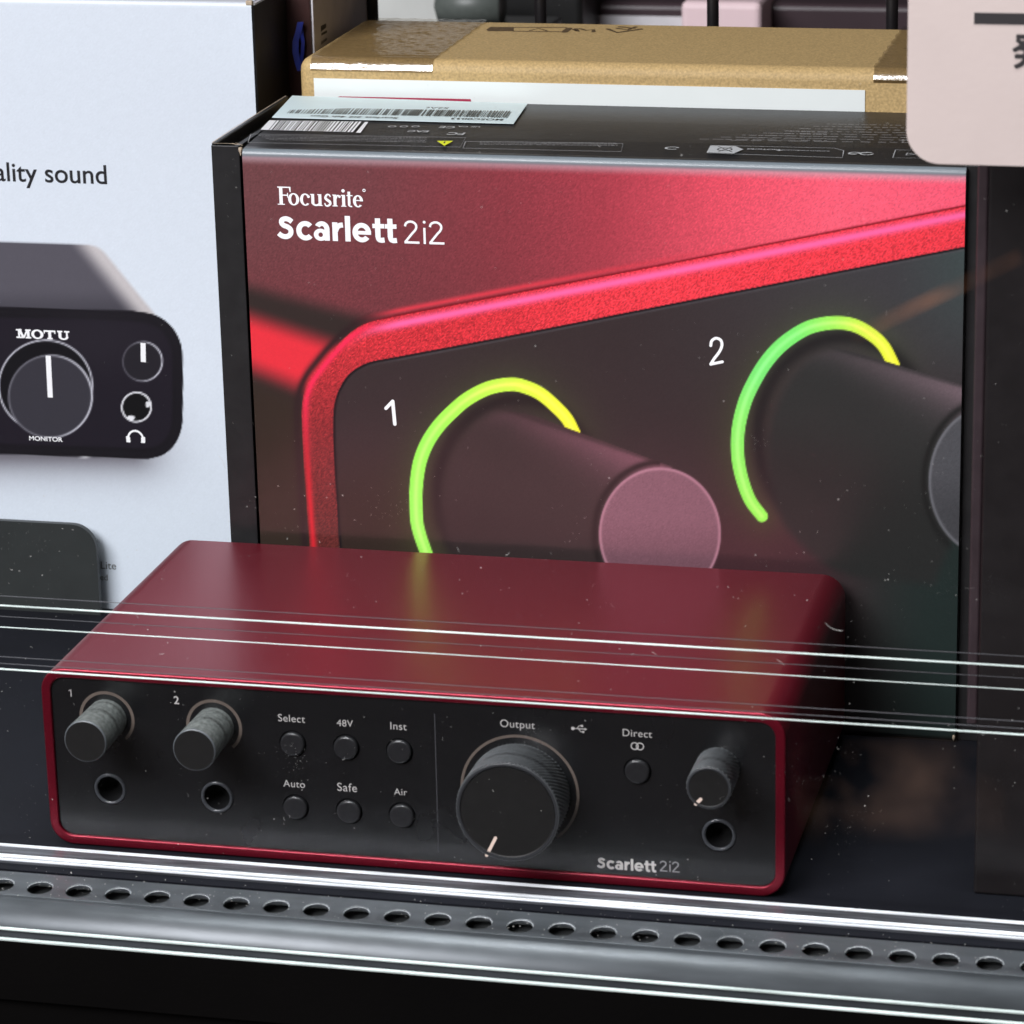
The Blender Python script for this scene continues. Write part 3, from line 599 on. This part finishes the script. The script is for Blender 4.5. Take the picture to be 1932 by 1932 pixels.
d = topd(.03); d.poly([c3(140, 862), c3(160, 824), c3(300, 827), c3(345, 845), c3(290, 868)]); d.build('recycling_badge', M['print_mid'], pb)
d = topd(.05); d.ring(*c3(240, 845), 2.0, 1.6, 0, 360, 16); d.stroke([c3(205, 830), c3(280, 860)], .35); d.stroke([c3(280, 832), c3(205, 858)], .35); d.build('bin_symbol', M['black_ink'], pb)
d = topd(.03); d.poly([z2(1237, 797), z2(1330, 797), z2(1280, 825)]); d.build('warning_triangle', M['yellow'], pb)
d = topd(.06); d.stroke([z2(1283, 801), z2(1278, 811)], .35, False); d.build('warning_mark', M['black_ink'], pb)
# white sticker, one corner lifting over the back edge
A, B, C_, D_ = z2(420, 553), z2(1750, 590), z2(1672, 703), z2(305, 668)
V = [(*A, TZ+.5), (*B, TZ+.1), (*C_, TZ+.1), (*D_, TZ+.1)]; V += [(x, y, z+.12) for x, y, z in V]
s = obj('barcode_sticker', V, [[0, 3, 2, 1], [4, 5, 6, 7][::1], [0, 1, 5, 4], [1, 2, 6, 5], [2, 3, 7, 6], [3, 0, 4, 7]], M['sticker'], pb)
TZs = TZ+.26
d = Decal((0, 0, TZs), (1, 0, 0), (0, 1, 0), .0)
def z2s(x, y): p = at(411.4+.33362*x, .33362*y, 2, TZs+.1); return np.array((p[0], p[1]))
d.h = .1; a0, a1, b1, b0 = z2s(425, 607), z2s(1680, 632), z2s(1655, 668), z2s(390, 640)
u_ = 0.
while u_ < .985:
    wv = random.choice((.0028, .004, .006, .0075)); d.poly([a0+(a1-a0)*u_, a0+(a1-a0)*(u_+wv), b0+(b1-b0)*(u_+wv), b0+(b1-b0)*u_]); u_ += wv+random.choice((.003, .004, .006, .009))
def us(t_, x, y, wd):
    p = at(x, y, 2, TZs+.1); e = Decal((p[0], p[1], TZs), (-1, 0, 0), (0, -1, 0), .12); e.text(t_, 0, -.9, width=wd, off=.01, align=.5); k = len(d.V); d.V += e.V; d.F += [[k+i for i in f] for f in e.F]
us('MOSC0033', 900, 224.5, 14); us('Scarlett 2i2 4th Gen', 668, 220.5, 24); us('S2A68X9832E90C', 765, 202, 24); us('Made in China', 640, 193, 16)
d.build('sticker_print', M['bar_ink'], s)

# ================================================================== white box on the left
wb = Thing('white_box', 'white retail box with a dark audio interface pictured on it', 'product box', (-60, 185, -1))
MY = 165.0; MX0, MX1, MZ = -140.0, 7.4, 176.8
Z1 = lambda x, y: (.33362*x, .33362*y)
Z4 = lambda x, y: (.33362*x, 575.9+.33362*y)
def motuprint(X, Y, P):
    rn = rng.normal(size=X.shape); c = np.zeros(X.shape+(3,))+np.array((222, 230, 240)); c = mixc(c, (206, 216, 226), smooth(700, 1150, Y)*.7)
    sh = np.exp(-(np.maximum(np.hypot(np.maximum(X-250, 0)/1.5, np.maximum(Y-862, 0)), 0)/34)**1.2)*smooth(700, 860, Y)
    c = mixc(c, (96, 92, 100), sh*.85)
    top = [(-400, 446), (0, 456)]+spline([(150, 461), (172, 463), (188, 469), (200, 480)], 4)+[(330, 640), (330, 700), (-400, 700)]
    sd = sdpoly(X, Y, top); tc_ = np.zeros(X.shape+(3,))+np.array((88, 85, 94)); tc_ = mixc(tc_, (60, 58, 66), smooth(540, 590, Y)*.6)
    dg = (X-(200+(Y-480)*.8125))/1.29
    tc_ = mixc(tc_, (214, 208, 208), smooth(-46, -8, dg)*.9)
    c = mixc(c, tc_, np.clip(.5-(sd)/(1.6+smooth(-30, 10, dg)*6), 0, 1))
    fr = [(-400, 574), (0, 579)]+spline([(250, 586), (292, 594), (322, 614), (340, 645), (345, 680), (345, 760), (343, 806), (330, 838), (308, 858), (280, 866)], 5)+[(0, 857), (-400, 850)]
    sd = sdpoly(X, Y, fr); f = np.zeros(X.shape+(3,))+np.array((28, 23, 33)); f = mixc(f, (40, 35, 46), np.exp(-((sd+9)/3.0)**2)*.5); f = mixc(f, (14, 12, 16), smooth(-24, -16, sd)*.6*(sd > -24))
    f = mixc(f, (42, 38, 46), np.exp(-((X-180)/120)**2-((Y-640)/60)**2)*.5)
    def circle(f, cx, cy, rx, ry, col, lw=None, a=1.0):
        q = (np.hypot((X-cx)/rx, (Y-cy)/ry)-1)*rx
        return mixc(f, col, (np.clip(.5-q/1.6, 0, 1) if lw is None else np.exp(-(q/lw)**2))*a)
    wgt = np.clip(.35+.75*(X-0)/170*1.0-(Y-700)/500, .1, 1)
    f = mixc(f, (14, 12, 18), np.clip(.5-(np.hypot((X-86)/88, (Y-728)/86)-1)*88/1.6, 0, 1))
    f = mixc(f, (222, 222, 232), np.exp(-(((np.hypot((X-86)/88, (Y-728)/86)-1)*88)/1.7)**2)*.9)
    f = circle(f, 95, 748, 80, 79, (54, 52, 60)); f = mixc(f, (206, 206, 216), np.exp(-(((np.hypot((X-95)/80, (Y-748)/79)-1)*80+1.5)/1.9)**2)*(.35+.65*smooth(60, 160, X)))
    f = circle(f, 269, 682, 37, 37, (34, 31, 38)); f = mixc(f, (206, 206, 216), np.exp(-(((np.hypot((X-269)/37, (Y-682)/37)-1)*37)/1.6)**2)*(.3+.7*smooth(240, 300, X)))
    f = circle(f, 257.5, 768, 29, 29, (235, 235, 240)); f = circle(f, 257.5, 768, 26, 26, (10, 9, 12)); f = circle(f, 247, 788, 7, 4.5, (235, 235, 240)); f = circle(f, 279, 763, 4.5, 6, (225, 225, 230))
    c = mixc(c, f, np.clip(.5-sd/1.6, 0, 1)); c = mixc(c, (222, 222, 226), np.clip(1-np.hypot((X-160)/15, (Y-863)/3), 0, 1)*.9)
    return c*(1+.006*rn)[..., None]
st = .4; xs = np.arange(-92, MX1+.01, st); xs[-1] = MX1
prof = [(MY, z) for z in np.arange(-1, 175.4, st)]+[(MY+1.2-1.2*math.cos(a), MZ-1.2+1.2*math.sin(a)) for a in np.linspace(0, math.pi/2, 6)]
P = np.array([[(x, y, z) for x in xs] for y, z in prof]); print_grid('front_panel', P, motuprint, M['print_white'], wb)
V, F = box_geo(MX0, MX1-.3, MY+.4, 208, -1, MZ-.1); obj('box_body', V, F, M['print_white'], wb)
me = bpy.data.objects['box_body'].data; me.color_attributes.new('Col', 'FLOAT_COLOR', 'POINT').data.foreach_set('color', [.74, .78, .85, 1]*len(me.vertices))
V, F = box_geo(-140, -92.05, MY, MY+.5, -1, MZ-.3); obj('front_margin', V, F, M['label_white'], wb)
V, F = box_geo(MX1-.28, MX1+.5, MY+.5, MY+33, -1, MZ-.9, .2, 2); obj('side_panel', V, F, M['black_card'], wb)
V, F = box_geo(MX1-1.2, MX1+2.0, MY+33, 209, -1, MZ-2, .5, 2); obj('side_flap', V, F, M['black_card'], wb)
V, F = box_geo(MX1-1.5, MX1+.8, MY+.9, 206, MZ-.9, MZ-.3, .1, 1); obj('raw_edge', V, F, M['grey_card'], wb)
V, F = box_geo(MX1-1.6, MX1+.3, MY-.1, MY+1.2, MZ-.8, MZ+.5, .3, 2); obj('folded_corner', V, F, M['raw_card'], wb)
d = front(MY, .05)
a = xz(202, 347, MY); d.text('quality sound', a[0], a[1], size=7.75, off=.004, align=1., hs=1.0, bold=.006)
d.build('slogan_lettering', M['black_ink'], wb)
d = front(MY, .05); a = xz(219.5, 1074.5, MY); d.text('Audio Interface Lite', a[0], a[1], size=3.3, align=1., off=.004); a = xz(203.5, 1095, MY); d.text('included', a[0], a[1], size=2.6, align=1.); d.build('caption_lettering', M['bar_ink'], wb)
d = front(MY, .05)
# bold slab wordmark
hh = 2.65; p0 = xz(31, 637.5, MY); p1 = xz(129.5, 641, MY); ww = p1[0]-p0[0]; zb = p0[1]
def sl(x, w_=1.1, zt=None):
    for z_ in (zb, zb+hh-.45): d.poly([(x-w_/2, z_), (x+w_/2, z_), (x+w_/2, z_+.45), (x-w_/2, z_+.45)])
x = p0[0]+.9; d.stroke([(x, zb), (x, zb+hh)], .55, False); sl(x, 1.7); d.stroke([(x+.1, zb+hh), (x+1.35, zb+.1)], .75, False); d.stroke([(x+2.6, zb+hh), (x+1.35, zb+.1)], .5, False); d.stroke([(x+2.8, zb), (x+2.8, zb+hh)], .85, False); sl(x+2.8, 1.7)
x = p0[0]+6.45; d.ring(x, zb+hh/2, 1.85, .95, 0, 360, 40, hh/2+.08, hh/2-.38)
x = p0[0]+10.2; d.stroke([(x, zb), (x, zb+hh)], .9, False); d.poly([(x-.8, zb), (x+.8, zb), (x+.8, zb+.45), (x-.8, zb+.45)]); d.poly([(x-1.75, zb+hh-.5), (x+1.75, zb+hh-.5), (x+1.75, zb+hh), (x-1.75, zb+hh)])
for s_ in (-1.6, 1.6): d.stroke([(x+s_, zb+hh), (x+s_, zb+hh-1.0)], .35, False)
x = p0[0]+13.3; d.stroke([(x, zb+.9), (x, zb+hh)], .9, False); d.stroke([(x+2.1, zb+.9), (x+2.1, zb+hh)], .55, False); d.ring(x+1.05, zb+.95, 1.5, .65, 180, 360, 24, .98, .5)
for s_ in (x, x+2.1): d.poly([(s_-.8, zb+hh-.45), (s_+.8, zb+hh-.45), (s_+.8, zb+hh), (s_-.8, zb+hh)])
d.build('brand_lettering', M['white_ink'], wb); d = front(MY, .05)
d.stroke([xz(91, 671, MY), xz(95, 750, MY)], 1.55, False); d.build('pictured_pointer', M['white_ink'], wb); d = front(MY, .05); d.stroke([xz(270, 647, MY), xz(270.5, 683, MY)], 1.5, False)
d.build('pictured_pointer', M['white_ink'], wb); d = front(MY, .05)
a = xz(87, 832, MY); d.text('MONITOR', a[0], a[1], width=10.2, off=.016, align=.5, hs=.85)
d.build('knob_caption', M['white_ink'], wb); d = front(MY, .05)
a = xz(256, 828, MY); d.ring(a[0], a[1]-.2, 2.6, 2.0, 0, 180, 20, 2.9, 2.3)
for s_ in (-1, 1): d.poly([(a[0]+s_*1.6, a[1]-1.1), (a[0]+s_*2.8, a[1]-1.1), (a[0]+s_*2.9, a[1]+.6), (a[0]+s_*2.3, a[1]+.8), (a[0]+s_*1.7, a[1]+.5)])
d.build('headphone_symbol', M['white_ink'], wb)

# ================================================================== charcoal card in front of the white box
cc = rrect(-110, -45.0, -14, 26.3, 7.2, 12)
cc = [(x, max(z, -1)) for x, z in cc]
V, F = loft([[(x, y, z) for x, z in cc] for y in (159.2, 161.0)], True, True, True)
o = obj('standing_card', V, F, M['char'], None); tagtop(o, 'plain charcoal card with rounded corner standing before the white box', 'card')

# ================================================================== black box on the right
bb = Thing('black_box', 'plain black carton standing right of the red product box', 'carton', (262, 70, -1))
rbox('carton_body', (222.2, 330, 11, 150, -1, 250), M['dark_box'], bb, r=.7, seg=3)
V, F = box_geo(219.6, 222.0, 13.2, 60, 40, 250, .5, 2); obj('side_flap', V, F, M['plum'], bb)

# ================================================================== kraft carton behind, label, tape, stamps
kb = Thing('cardboard_box', 'brown cardboard carton with clear tape and white label behind the product box', 'carton', (105, 206, -1))
V, F = box_geo(17.5, 245, 172.5, 237, -1, 160.6, 3.6, 6); obj('carton_body', V, F, M['kraft'], kb, smooth=True)
bpy.data.objects['carton_body.001'].modifiers.new('wn', 'WEIGHTED_NORMAL')
l0 = at(592, 148, 1, 172.4); l1 = at(1632, 180, 1, 172.4)
V, F = box_geo(l0[0], l1[0], 172.28, 172.48, 60, l0[2]+.1); lb = obj('shipping_label', V, F, M['label_white'], kb)
d = front(172.28, .04); a = xz(635, 189, 172.28); b = xz(895, 196, 172.28); d.poly([(a[0]-.3, a[1]-8), (b[0]+1, b[1]-8), (b[0]-1, b[1]+1.3), (a[0]+1.0, a[1]+1.1), (a[0], a[1]+.8)]); d.build('red_stripe', M['label_red'], lb)
KZ = 160.6
def kt(x, y): p = at(x, y, 2, KZ); return (p[0], p[1])
def tape(x0, x1, yb):
    n = 56; V = []; F = []
    path = [(y, KZ+.04) for y in np.linspace(236, 177, 90)]+[(172.5+3.6-3.68*math.sin(a), KZ-3.6+3.68*math.cos(a)) for a in np.linspace(0, math.pi/2, 7)]+[(172.40, yb)]
    for i in range(n+1):
        f = i/n
        for y, z in path: V.append((x0+(x1-x0)*f+.5*math.sin(y*.7+f*9)*(.4 if f in (0, 1) else 0), y-(.15 if y < 174 else 0), z+(.38 if y > 177 else .16)+(.26*mnoise.noise(Vector((f*(x1-x0)*.34, y*.62, x0)))+.13*mnoise.noise(Vector((f*(x1-x0)*.9, y*1.5, x0+9))))*min(1, max(0, (y-176.5)/4))))
    m_ = len(path)
    for i in range(n):
        for j in range(m_-1): a = i*m_+j; F.append([a+m_, a+m_+1, a+1, a])
    o = obj('packing_tape', V, F, M['tape'], kb, smooth=True)
tape(21, 56, 157.0); tape(176, 212, 158)
d = Decal((0, 0, KZ), (1, 0, 0), (0, 1, 0), .03)
q = lambda x, y: kt((1300+x/3.513)*.6856, (20+y/3.513)*.6856)
d.poly([q(135, 215), q(175, 190), q(400, 192), q(400, 232), q(150, 232)])
d.stroke([q(400, 196), q(900, 196), q(940, 210), q(900, 238), q(400, 232)], 1.1); d.stroke([q(560, 225), q(640, 205), q(720, 228)], .8)
d.stroke([q(890, 240), q(935, 205)], 2.0); d.stroke([q(980, 215), q(1020, 235), q(1000, 208)], 1.2); d.stroke([q(1040, 208), q(1100, 225), q(1170, 215), q(1170, 238)], 1.2)
d.stroke([q(1310, 212), q(1400, 246), q(1630, 212)], 1.4); d.stroke([q(1400, 205), q(1500, 220), q(1580, 192)], 1.2); d.stroke([q(1420, 190), q(1560, 205)], 1.2)
d.build('stamped_symbols', M['stamp'], kb)

# ================================================================== things behind
mb = Thing('maroon_box', 'dark maroon box with a grey side between the white box and the carton', 'product box', (-10, 230, -1))
rbox('box_front', (-60, 15, 195, 262, -1, 230), M['maroon'], mb, r=.5)
V, F = box_geo(15.05, 15.6, 195.6, 261, -1, 229, .1, 1); gs = obj('box_side', V, F, M['grey_card'], mb)
d = Decal((15.6, 0, 0), (0, 1, 0), (0, 0, 1), .04)
def gy(x, y): p = at(x, y, 0, 15.65); return (p[1], p[2])
zx = lambda x, y: gy(534.8+.24846*x, .24846*y)
for k in range(9):
    f = k/8.; u0, u1 = zx(288+34*f, 196-18*f), zx(288+34*f, 240-30*f); d.stroke([u0, u1], .5 if k % 3 else .9, False)
d.stroke([zx(288, 262), zx(330, 238)], .7, False)
for k in range(6):
    f = k/5.; u0, u1 = zx(288+38*f, 312-26*f), zx(288+38*f, 338-30*f); d.stroke([u0, u1], .5, False)
d.build('side_barcode', M['black_ink'], gs)
# blue strap hanging down the gap
pts = [at(x, y, 1, 190) for x, y in ((567, 45), (561, 62), (556, 90), (562, 118), (571, 60), (569, 90), (566, 116))]
def ribbon(path, wd, dep=.6):
    V = []; F = []
    for p in path: V += [(p[0]-wd/2, p[1], p[2]), (p[0]+wd/2, p[1]+dep, p[2]), (p[0]+wd/2, p[1]+dep+.4, p[2]), (p[0]-wd/2, p[1]+.4, p[2])]
    for i in range(len(path)-1):
        for j in range(4): a = 4*i; F.append([a+j, a+(j+1) % 4, a+4+(j+1) % 4, a+4+j])
    F += [[3, 2, 1, 0], [4*len(path)-4+k for k in range(4)]]; return V, F
path = [at(x, y, 1, 192) for x, y in ((566, 42), (563, 58), (557, 78), (557, 100), (562, 122), (566, 134))]
V, F = ribbon(path, 1.6); o = obj('blue_strap', V, F, M['blue'], None); 
path = [at(x, y, 1, 192.8) for x, y in ((566, 42), (568, 60), (571, 80), (570, 100), (567, 118), (563, 134))]
V2, F2 = ribbon(path, .8); k = len(V); me = o.data
bpy.data.objects.remove(o); V += V2; F += [[k+i for i in f] for f in F2]
o = obj('blue_strap', V, F, M['blue'], None); tagtop(o, 'small blue plastic loop hanging beside the cardboard carton', 'strap')

wr = Thing('wire_rack', 'black wire rack divider standing behind the cardboard carton', 'wire rack', (100, 252, -1))
for pxx, yy in ((703, 30), (1020, 30), (1345, 30), (1683, 30)):
    p = at(pxx, yy, 1, 252); V, F = loft([[(p[0]+x, 252+z, h) for x, z in circ(0, 0, 1.75, 20)] for h in (-1, 320)], True, True, True); obj('wire', V, F, M['wire'], wr, smooth=True)
V, F = loft([[(h, 252+3.4+x, 300+z) for x, z in circ(0, 0, 1.75, 16)] for h in (-60, 240)], True, True, True); obj('cross_wire', V, F, M['wire'], wr, smooth=True)

FY = 560.
def back(name, x0p, x1p, ytop, ybot, m, lab_, cat, dep=60, Y=FY, r=3, sh='box'):
    a = at(x0p, ytop, 1, Y); b = at(x1p, ybot, 1, Y)
    th_ = Thing(name, lab_, cat, ((a[0]+b[0])/2, Y+dep/2, b[2]))
    V, F = box_geo(a[0], b[0], Y, Y+dep, b[2], a[2], r, 3); obj('carton' if sh == 'box' else 'wrap', V, F, m, th_, smooth=False); return th_, a, b
rbox('rear_shelf', (-300, 400, 520, 800, 40, 44), M['shelf'], kind='structure')
def backbox(name, x0p, x1p, ytop, m, lab_, cat, Y, dep=60, band=None, r=2.5):
    a = at(x0p, ytop, 1, Y); b = at(x1p, 30, 1, Y); th_ = Thing(name, lab_, cat, ((a[0]+b[0])/2, Y+dep/2, 44))
    V, F = box_geo(a[0], b[0], Y, Y+dep, 44, a[2], r, 3); obj('body', V, F, m, th_)
    if band is not None:
        z = at(x0p, band[0], 1, Y)[2]; z2_ = at(x0p, band[1], 1, Y)[2]; V, F = box_geo(a[0]+1, b[0]-1, Y-.6, Y+.2, z2_, z); obj('front_band', V, F, band[2], th_)
    return th_
backbox('wrapped_pack', 560, 1010, -900, M['bag'], 'pale plastic wrapped pack, blurred behind the left rack wires', 'pack', 600, r=8)
tb = Thing('grey_tube', 'blurred grey tube with a dark underside behind the carton', 'tube', (0, 520, 44))
p0 = at(818, 8, 1, 520); p1 = at(935, 8, 1, 520)
V, F = loft([[(h, 530+x, p0[2]+z-2.0) for x, z in circ(0, 0, r_, 32)] for h, r_ in ((p0[0]-2, 2), (p0[0], 7), (p1[0], 7.5), (p1[0]+.5, 6))], True, True, True); obj('tube_body', V, F, M['tube'], tb, smooth=True)
V, F = box_geo(p0[0], p1[0]+20, 522, 545, 44, p0[2]-8, 1, 2); obj('stand', V, F, M['tube_dark'], tb)
backbox('dark_case', 930, 1100, -60, M['tube_dark'], 'blurred black case behind the middle of the carton', 'case', 560)
backbox('plum_carton', 1105, 1300, 4, M['plumbox'], 'blurred plum carton with a bluish lower edge left of the pink one', 'carton', 590, band=(28, 60, M['grey_card']))
backbox('pink_carton', 1284, 1436, 3, M['pinkbox'], 'blurred pale pink carton behind the third rack wire', 'carton', 575)
backbox('wide_plum_carton', 1440, 1800, 6, M['plumbox'], 'blurred long plum carton behind the rightmost rack wire', 'carton', 600)

# ================================================================== glass pane, acrylic guards, dust, price card
gp = Thing('display_case_front', 'clear glass front of the display case before the goods', 'glass front', (90, -12.5, 0))
V, F = box_geo(X0, X1, -13.6, -11.6, .8, 420); obj('pane', V, F, M['clear'], gp)
def guard(lab_, yc, zt, th_, em, gname):
    g = Thing(gname, lab_, 'acrylic guard', (90, yc, -1))
    V, F = box_geo(X0, X1, yc-th_/2, yc+th_/2, -.9, zt-.25); obj('clear_sheet', V, F, M['clear'], g)
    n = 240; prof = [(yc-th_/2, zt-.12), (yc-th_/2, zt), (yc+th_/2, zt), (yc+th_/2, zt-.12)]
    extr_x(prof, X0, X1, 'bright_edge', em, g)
    return g
g1 = guard('clear acrylic guard strip, tallest of the three, with thick bright top edge', -8, 62.9, .85, M['edge'], 'acrylic_guard')
g2 = guard('clear acrylic guard strip with thin bright top edge just below the tallest', -2.6, 55.4, .4, M['edge'], 'acrylic_guard')
g3 = guard('clear acrylic guard strip, lowest of the three, crossing the top of the red interface', -27.5, 54.6, .7, M['edge'], 'acrylic_guard')
for gg, yy, zz in ((g1, -5.9, 64.5), (g2, -3.4, 58.4), (g3, -26.4, 57.2), (g3, -26.8, 55.7)):  # thin grey bars drawn in for faint inner reflections of the edges
    V, F = box_geo(X0, X1, yy-.12, yy+.12, zz-.1, zz); obj('inner_reflection', V, F, M['faint'], gg)

V = []; F = []
def speck(x, z, s, y):
    k = len(V); n = random.choice((4, 5, 6)); a0 = random.random()*6; el = random.uniform(.5, 1.)
    for i in range(n):
        a = a0+2*math.pi*i/n; r = s*random.uniform(.6, 1.1); V.append((x+r*math.cos(a), y, z+r*math.sin(a)*el))
    V.append((x, y-s*.4, z)); 
    for i in range(n): F.append([k+i, k+(i+1) % n, k+n])
def fibre(x, z, L, w_, y, curv):
    a = random.random()*6.28; k = len(V); n = 7; cx, cz = x, z
    for i in range(n):
        V.append((cx+w_*math.sin(a), y, cz-w_*math.cos(a))); V.append((cx-w_*math.sin(a), y-.03, cz+w_*math.cos(a)))
        cx += L/n*math.cos(a); cz += L/n*math.sin(a); a += curv/n
    for i in range(n-1): F.append([k+2*i, k+2*i+2, k+2*i+3, k+2*i+1])
for i in range(5200):
    pxx, pyy = random.uniform(0, 1932), random.uniform(150, 1800)
    if pyy < 900 and random.random() < .55: continue
    if pxx < 420 and pyy < 950 and random.random() < .8: continue
    if mnoise.noise(Vector((pxx/170, pyy/150, 3.1)))+.5*mnoise.noise(Vector((pxx/50, pyy/50, 9.1))) < random.uniform(-.25, .45): continue
    p = at(pxx, pyy, 1, -13.8)
    if p[2] < 1: continue
    speck(p[0], p[2], random.choice((.035, .04, .05, .06, .07, .09, .16))*random.uniform(.6, 1.2), -13.75)
for (cx_, cy_, n_, sg) in ((550, 1430, 60, 22), (1520, 1470, 30, 40), (735, 960, 50, 28), (1420, 830, 26, 20), (1610, 1170, 26, 60), (330, 1060, 26, 25), (1600, 1560, 40, 30), (60, 1010, 30, 30), (170, 1410, 30, 26), (1000, 1380, 20, 10)):
    for i in range(n_):
        p = at(random.gauss(cx_, sg), random.gauss(cy_, sg*.7), 1, -13.8); speck(p[0], p[2], random.uniform(.03, .08), -13.75)
for i in range(34):
    p = at(random.uniform(0, 1932), random.uniform(900, 1550), 1, -13.8); fibre(p[0], p[2], random.uniform(.4, 1.5), .02, -13.75, random.uniform(-3, 3))
for pxx, pyy, L, cv in ((1590, 1190, 5, -1.2), (425, 885, 4, .6), (1480, 1255, 2.5, .2), (1820, 1110, 2.5, .4)):
    p = at(pxx, pyy, 1, -13.8); fibre(p[0], p[2], L, .022, -13.75, cv)
o = obj('dust', V, F, M['dust'], None, kind='stuff'); o['label'] = 'fine pale dust specks and fibres on the display glass'; o['category'] = 'dust'
V = []; F = []
for i in range(420):
    x = random.uniform(-20, 250); y = random.uniform(-29, -15.5); z = -1.4+(y-HY)*SL
    k = len(V); s_ = random.choice((.05, .07, .1, .16)); 
    for j in range(5): a = j*1.2566; V.append((x+s_*math.cos(a)*random.uniform(.6, 1.3), y+s_*math.sin(a)*random.uniform(.6, 1.3), z+.02))
    V.append((x, y, z+s_*.8)); F += [[k+j, k+(j+1) % 5, k+5] for j in range(5)]
o = obj('rail_dust', V, F, M['dust'], None, kind='stuff'); o['label'] = 'pale dust specks lying on the perforated black rail'; o['category'] = 'dust'

def painted_reflection(name, pts, lab_, seed, col, dens):  # hazy tinted sheet that stands in for reflections in the glass
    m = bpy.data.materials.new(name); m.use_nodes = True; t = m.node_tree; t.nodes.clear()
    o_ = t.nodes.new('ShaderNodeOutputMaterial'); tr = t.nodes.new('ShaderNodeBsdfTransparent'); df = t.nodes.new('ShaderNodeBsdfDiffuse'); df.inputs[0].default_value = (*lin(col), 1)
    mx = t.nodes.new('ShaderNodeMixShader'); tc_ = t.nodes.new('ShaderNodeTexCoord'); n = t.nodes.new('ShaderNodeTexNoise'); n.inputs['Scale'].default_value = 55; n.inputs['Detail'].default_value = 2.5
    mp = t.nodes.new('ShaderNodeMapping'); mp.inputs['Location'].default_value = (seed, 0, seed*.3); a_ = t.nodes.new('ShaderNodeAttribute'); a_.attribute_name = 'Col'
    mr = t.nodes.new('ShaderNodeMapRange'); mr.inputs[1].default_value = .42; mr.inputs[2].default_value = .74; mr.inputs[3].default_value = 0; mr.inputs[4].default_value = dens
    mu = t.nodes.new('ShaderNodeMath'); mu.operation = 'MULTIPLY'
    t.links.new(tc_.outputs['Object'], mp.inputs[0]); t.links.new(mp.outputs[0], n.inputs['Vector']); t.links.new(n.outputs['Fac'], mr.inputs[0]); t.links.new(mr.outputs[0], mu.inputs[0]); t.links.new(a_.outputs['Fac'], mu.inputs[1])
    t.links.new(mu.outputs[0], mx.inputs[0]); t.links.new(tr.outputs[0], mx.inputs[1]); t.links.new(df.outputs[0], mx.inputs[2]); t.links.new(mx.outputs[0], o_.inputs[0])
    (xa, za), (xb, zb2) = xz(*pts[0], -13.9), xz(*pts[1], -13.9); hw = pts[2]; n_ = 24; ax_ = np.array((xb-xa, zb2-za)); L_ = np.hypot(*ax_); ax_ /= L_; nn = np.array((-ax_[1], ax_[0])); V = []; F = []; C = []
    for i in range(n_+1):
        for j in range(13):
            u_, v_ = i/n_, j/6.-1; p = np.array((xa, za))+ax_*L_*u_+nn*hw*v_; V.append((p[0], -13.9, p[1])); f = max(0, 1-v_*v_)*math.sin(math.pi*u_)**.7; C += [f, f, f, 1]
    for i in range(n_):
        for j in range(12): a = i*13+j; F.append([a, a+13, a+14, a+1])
    o = obj(name, V, F, m, None, kind='stuff'); o.data.color_attributes.new('Col', 'FLOAT_COLOR', 'POINT').data.foreach_set('color', C); o['label'] = lab_; o['category'] = 'painted_reflection'
painted_reflection('glass_reflection', ((1490, 1500), (1900, 1480), 13), 'faint brown painted reflections on the glass in front of the bare shelf at lower right', .13, (150, 118, 100), .20)
painted_reflection('glass_reflection_streak', ((1600, 640), (1932, 480), 2.2), 'faint diagonal brown painted reflection streak on the glass at the upper right', .4, (190, 130, 96), .26)
CY = -16.5
pc = Thing('price_card', 'pinkish white price card with rounded corner hanging at the upper right', 'price card', (250, CY, 176))
c0 = at(1712, 120, 1, CY); c1 = at(1850, 311.5, 1, CY)
V, F = loft([[(x, y, z) for x, z in rrect(c0[0], c0[0]+86, c1[2], c1[2]+62, 7.0, 12)] for y in (CY, CY+.5)], True, True, True); obj('card', V, F, M['paper'], pc)
d = front(CY, .04); a = xz(1838, 23.5, CY); b = xz(1838, 45.5, CY); d.poly([(a[0], b[1]), (a[0]+40, b[1]), (a[0]+40, a[1]), (a[0], a[1])])
a = xz(1911, 122, CY); d.text('発', a[0], a[1], size=7.6, bold=.03)
d.build('price_print', M['price_ink'], pc)
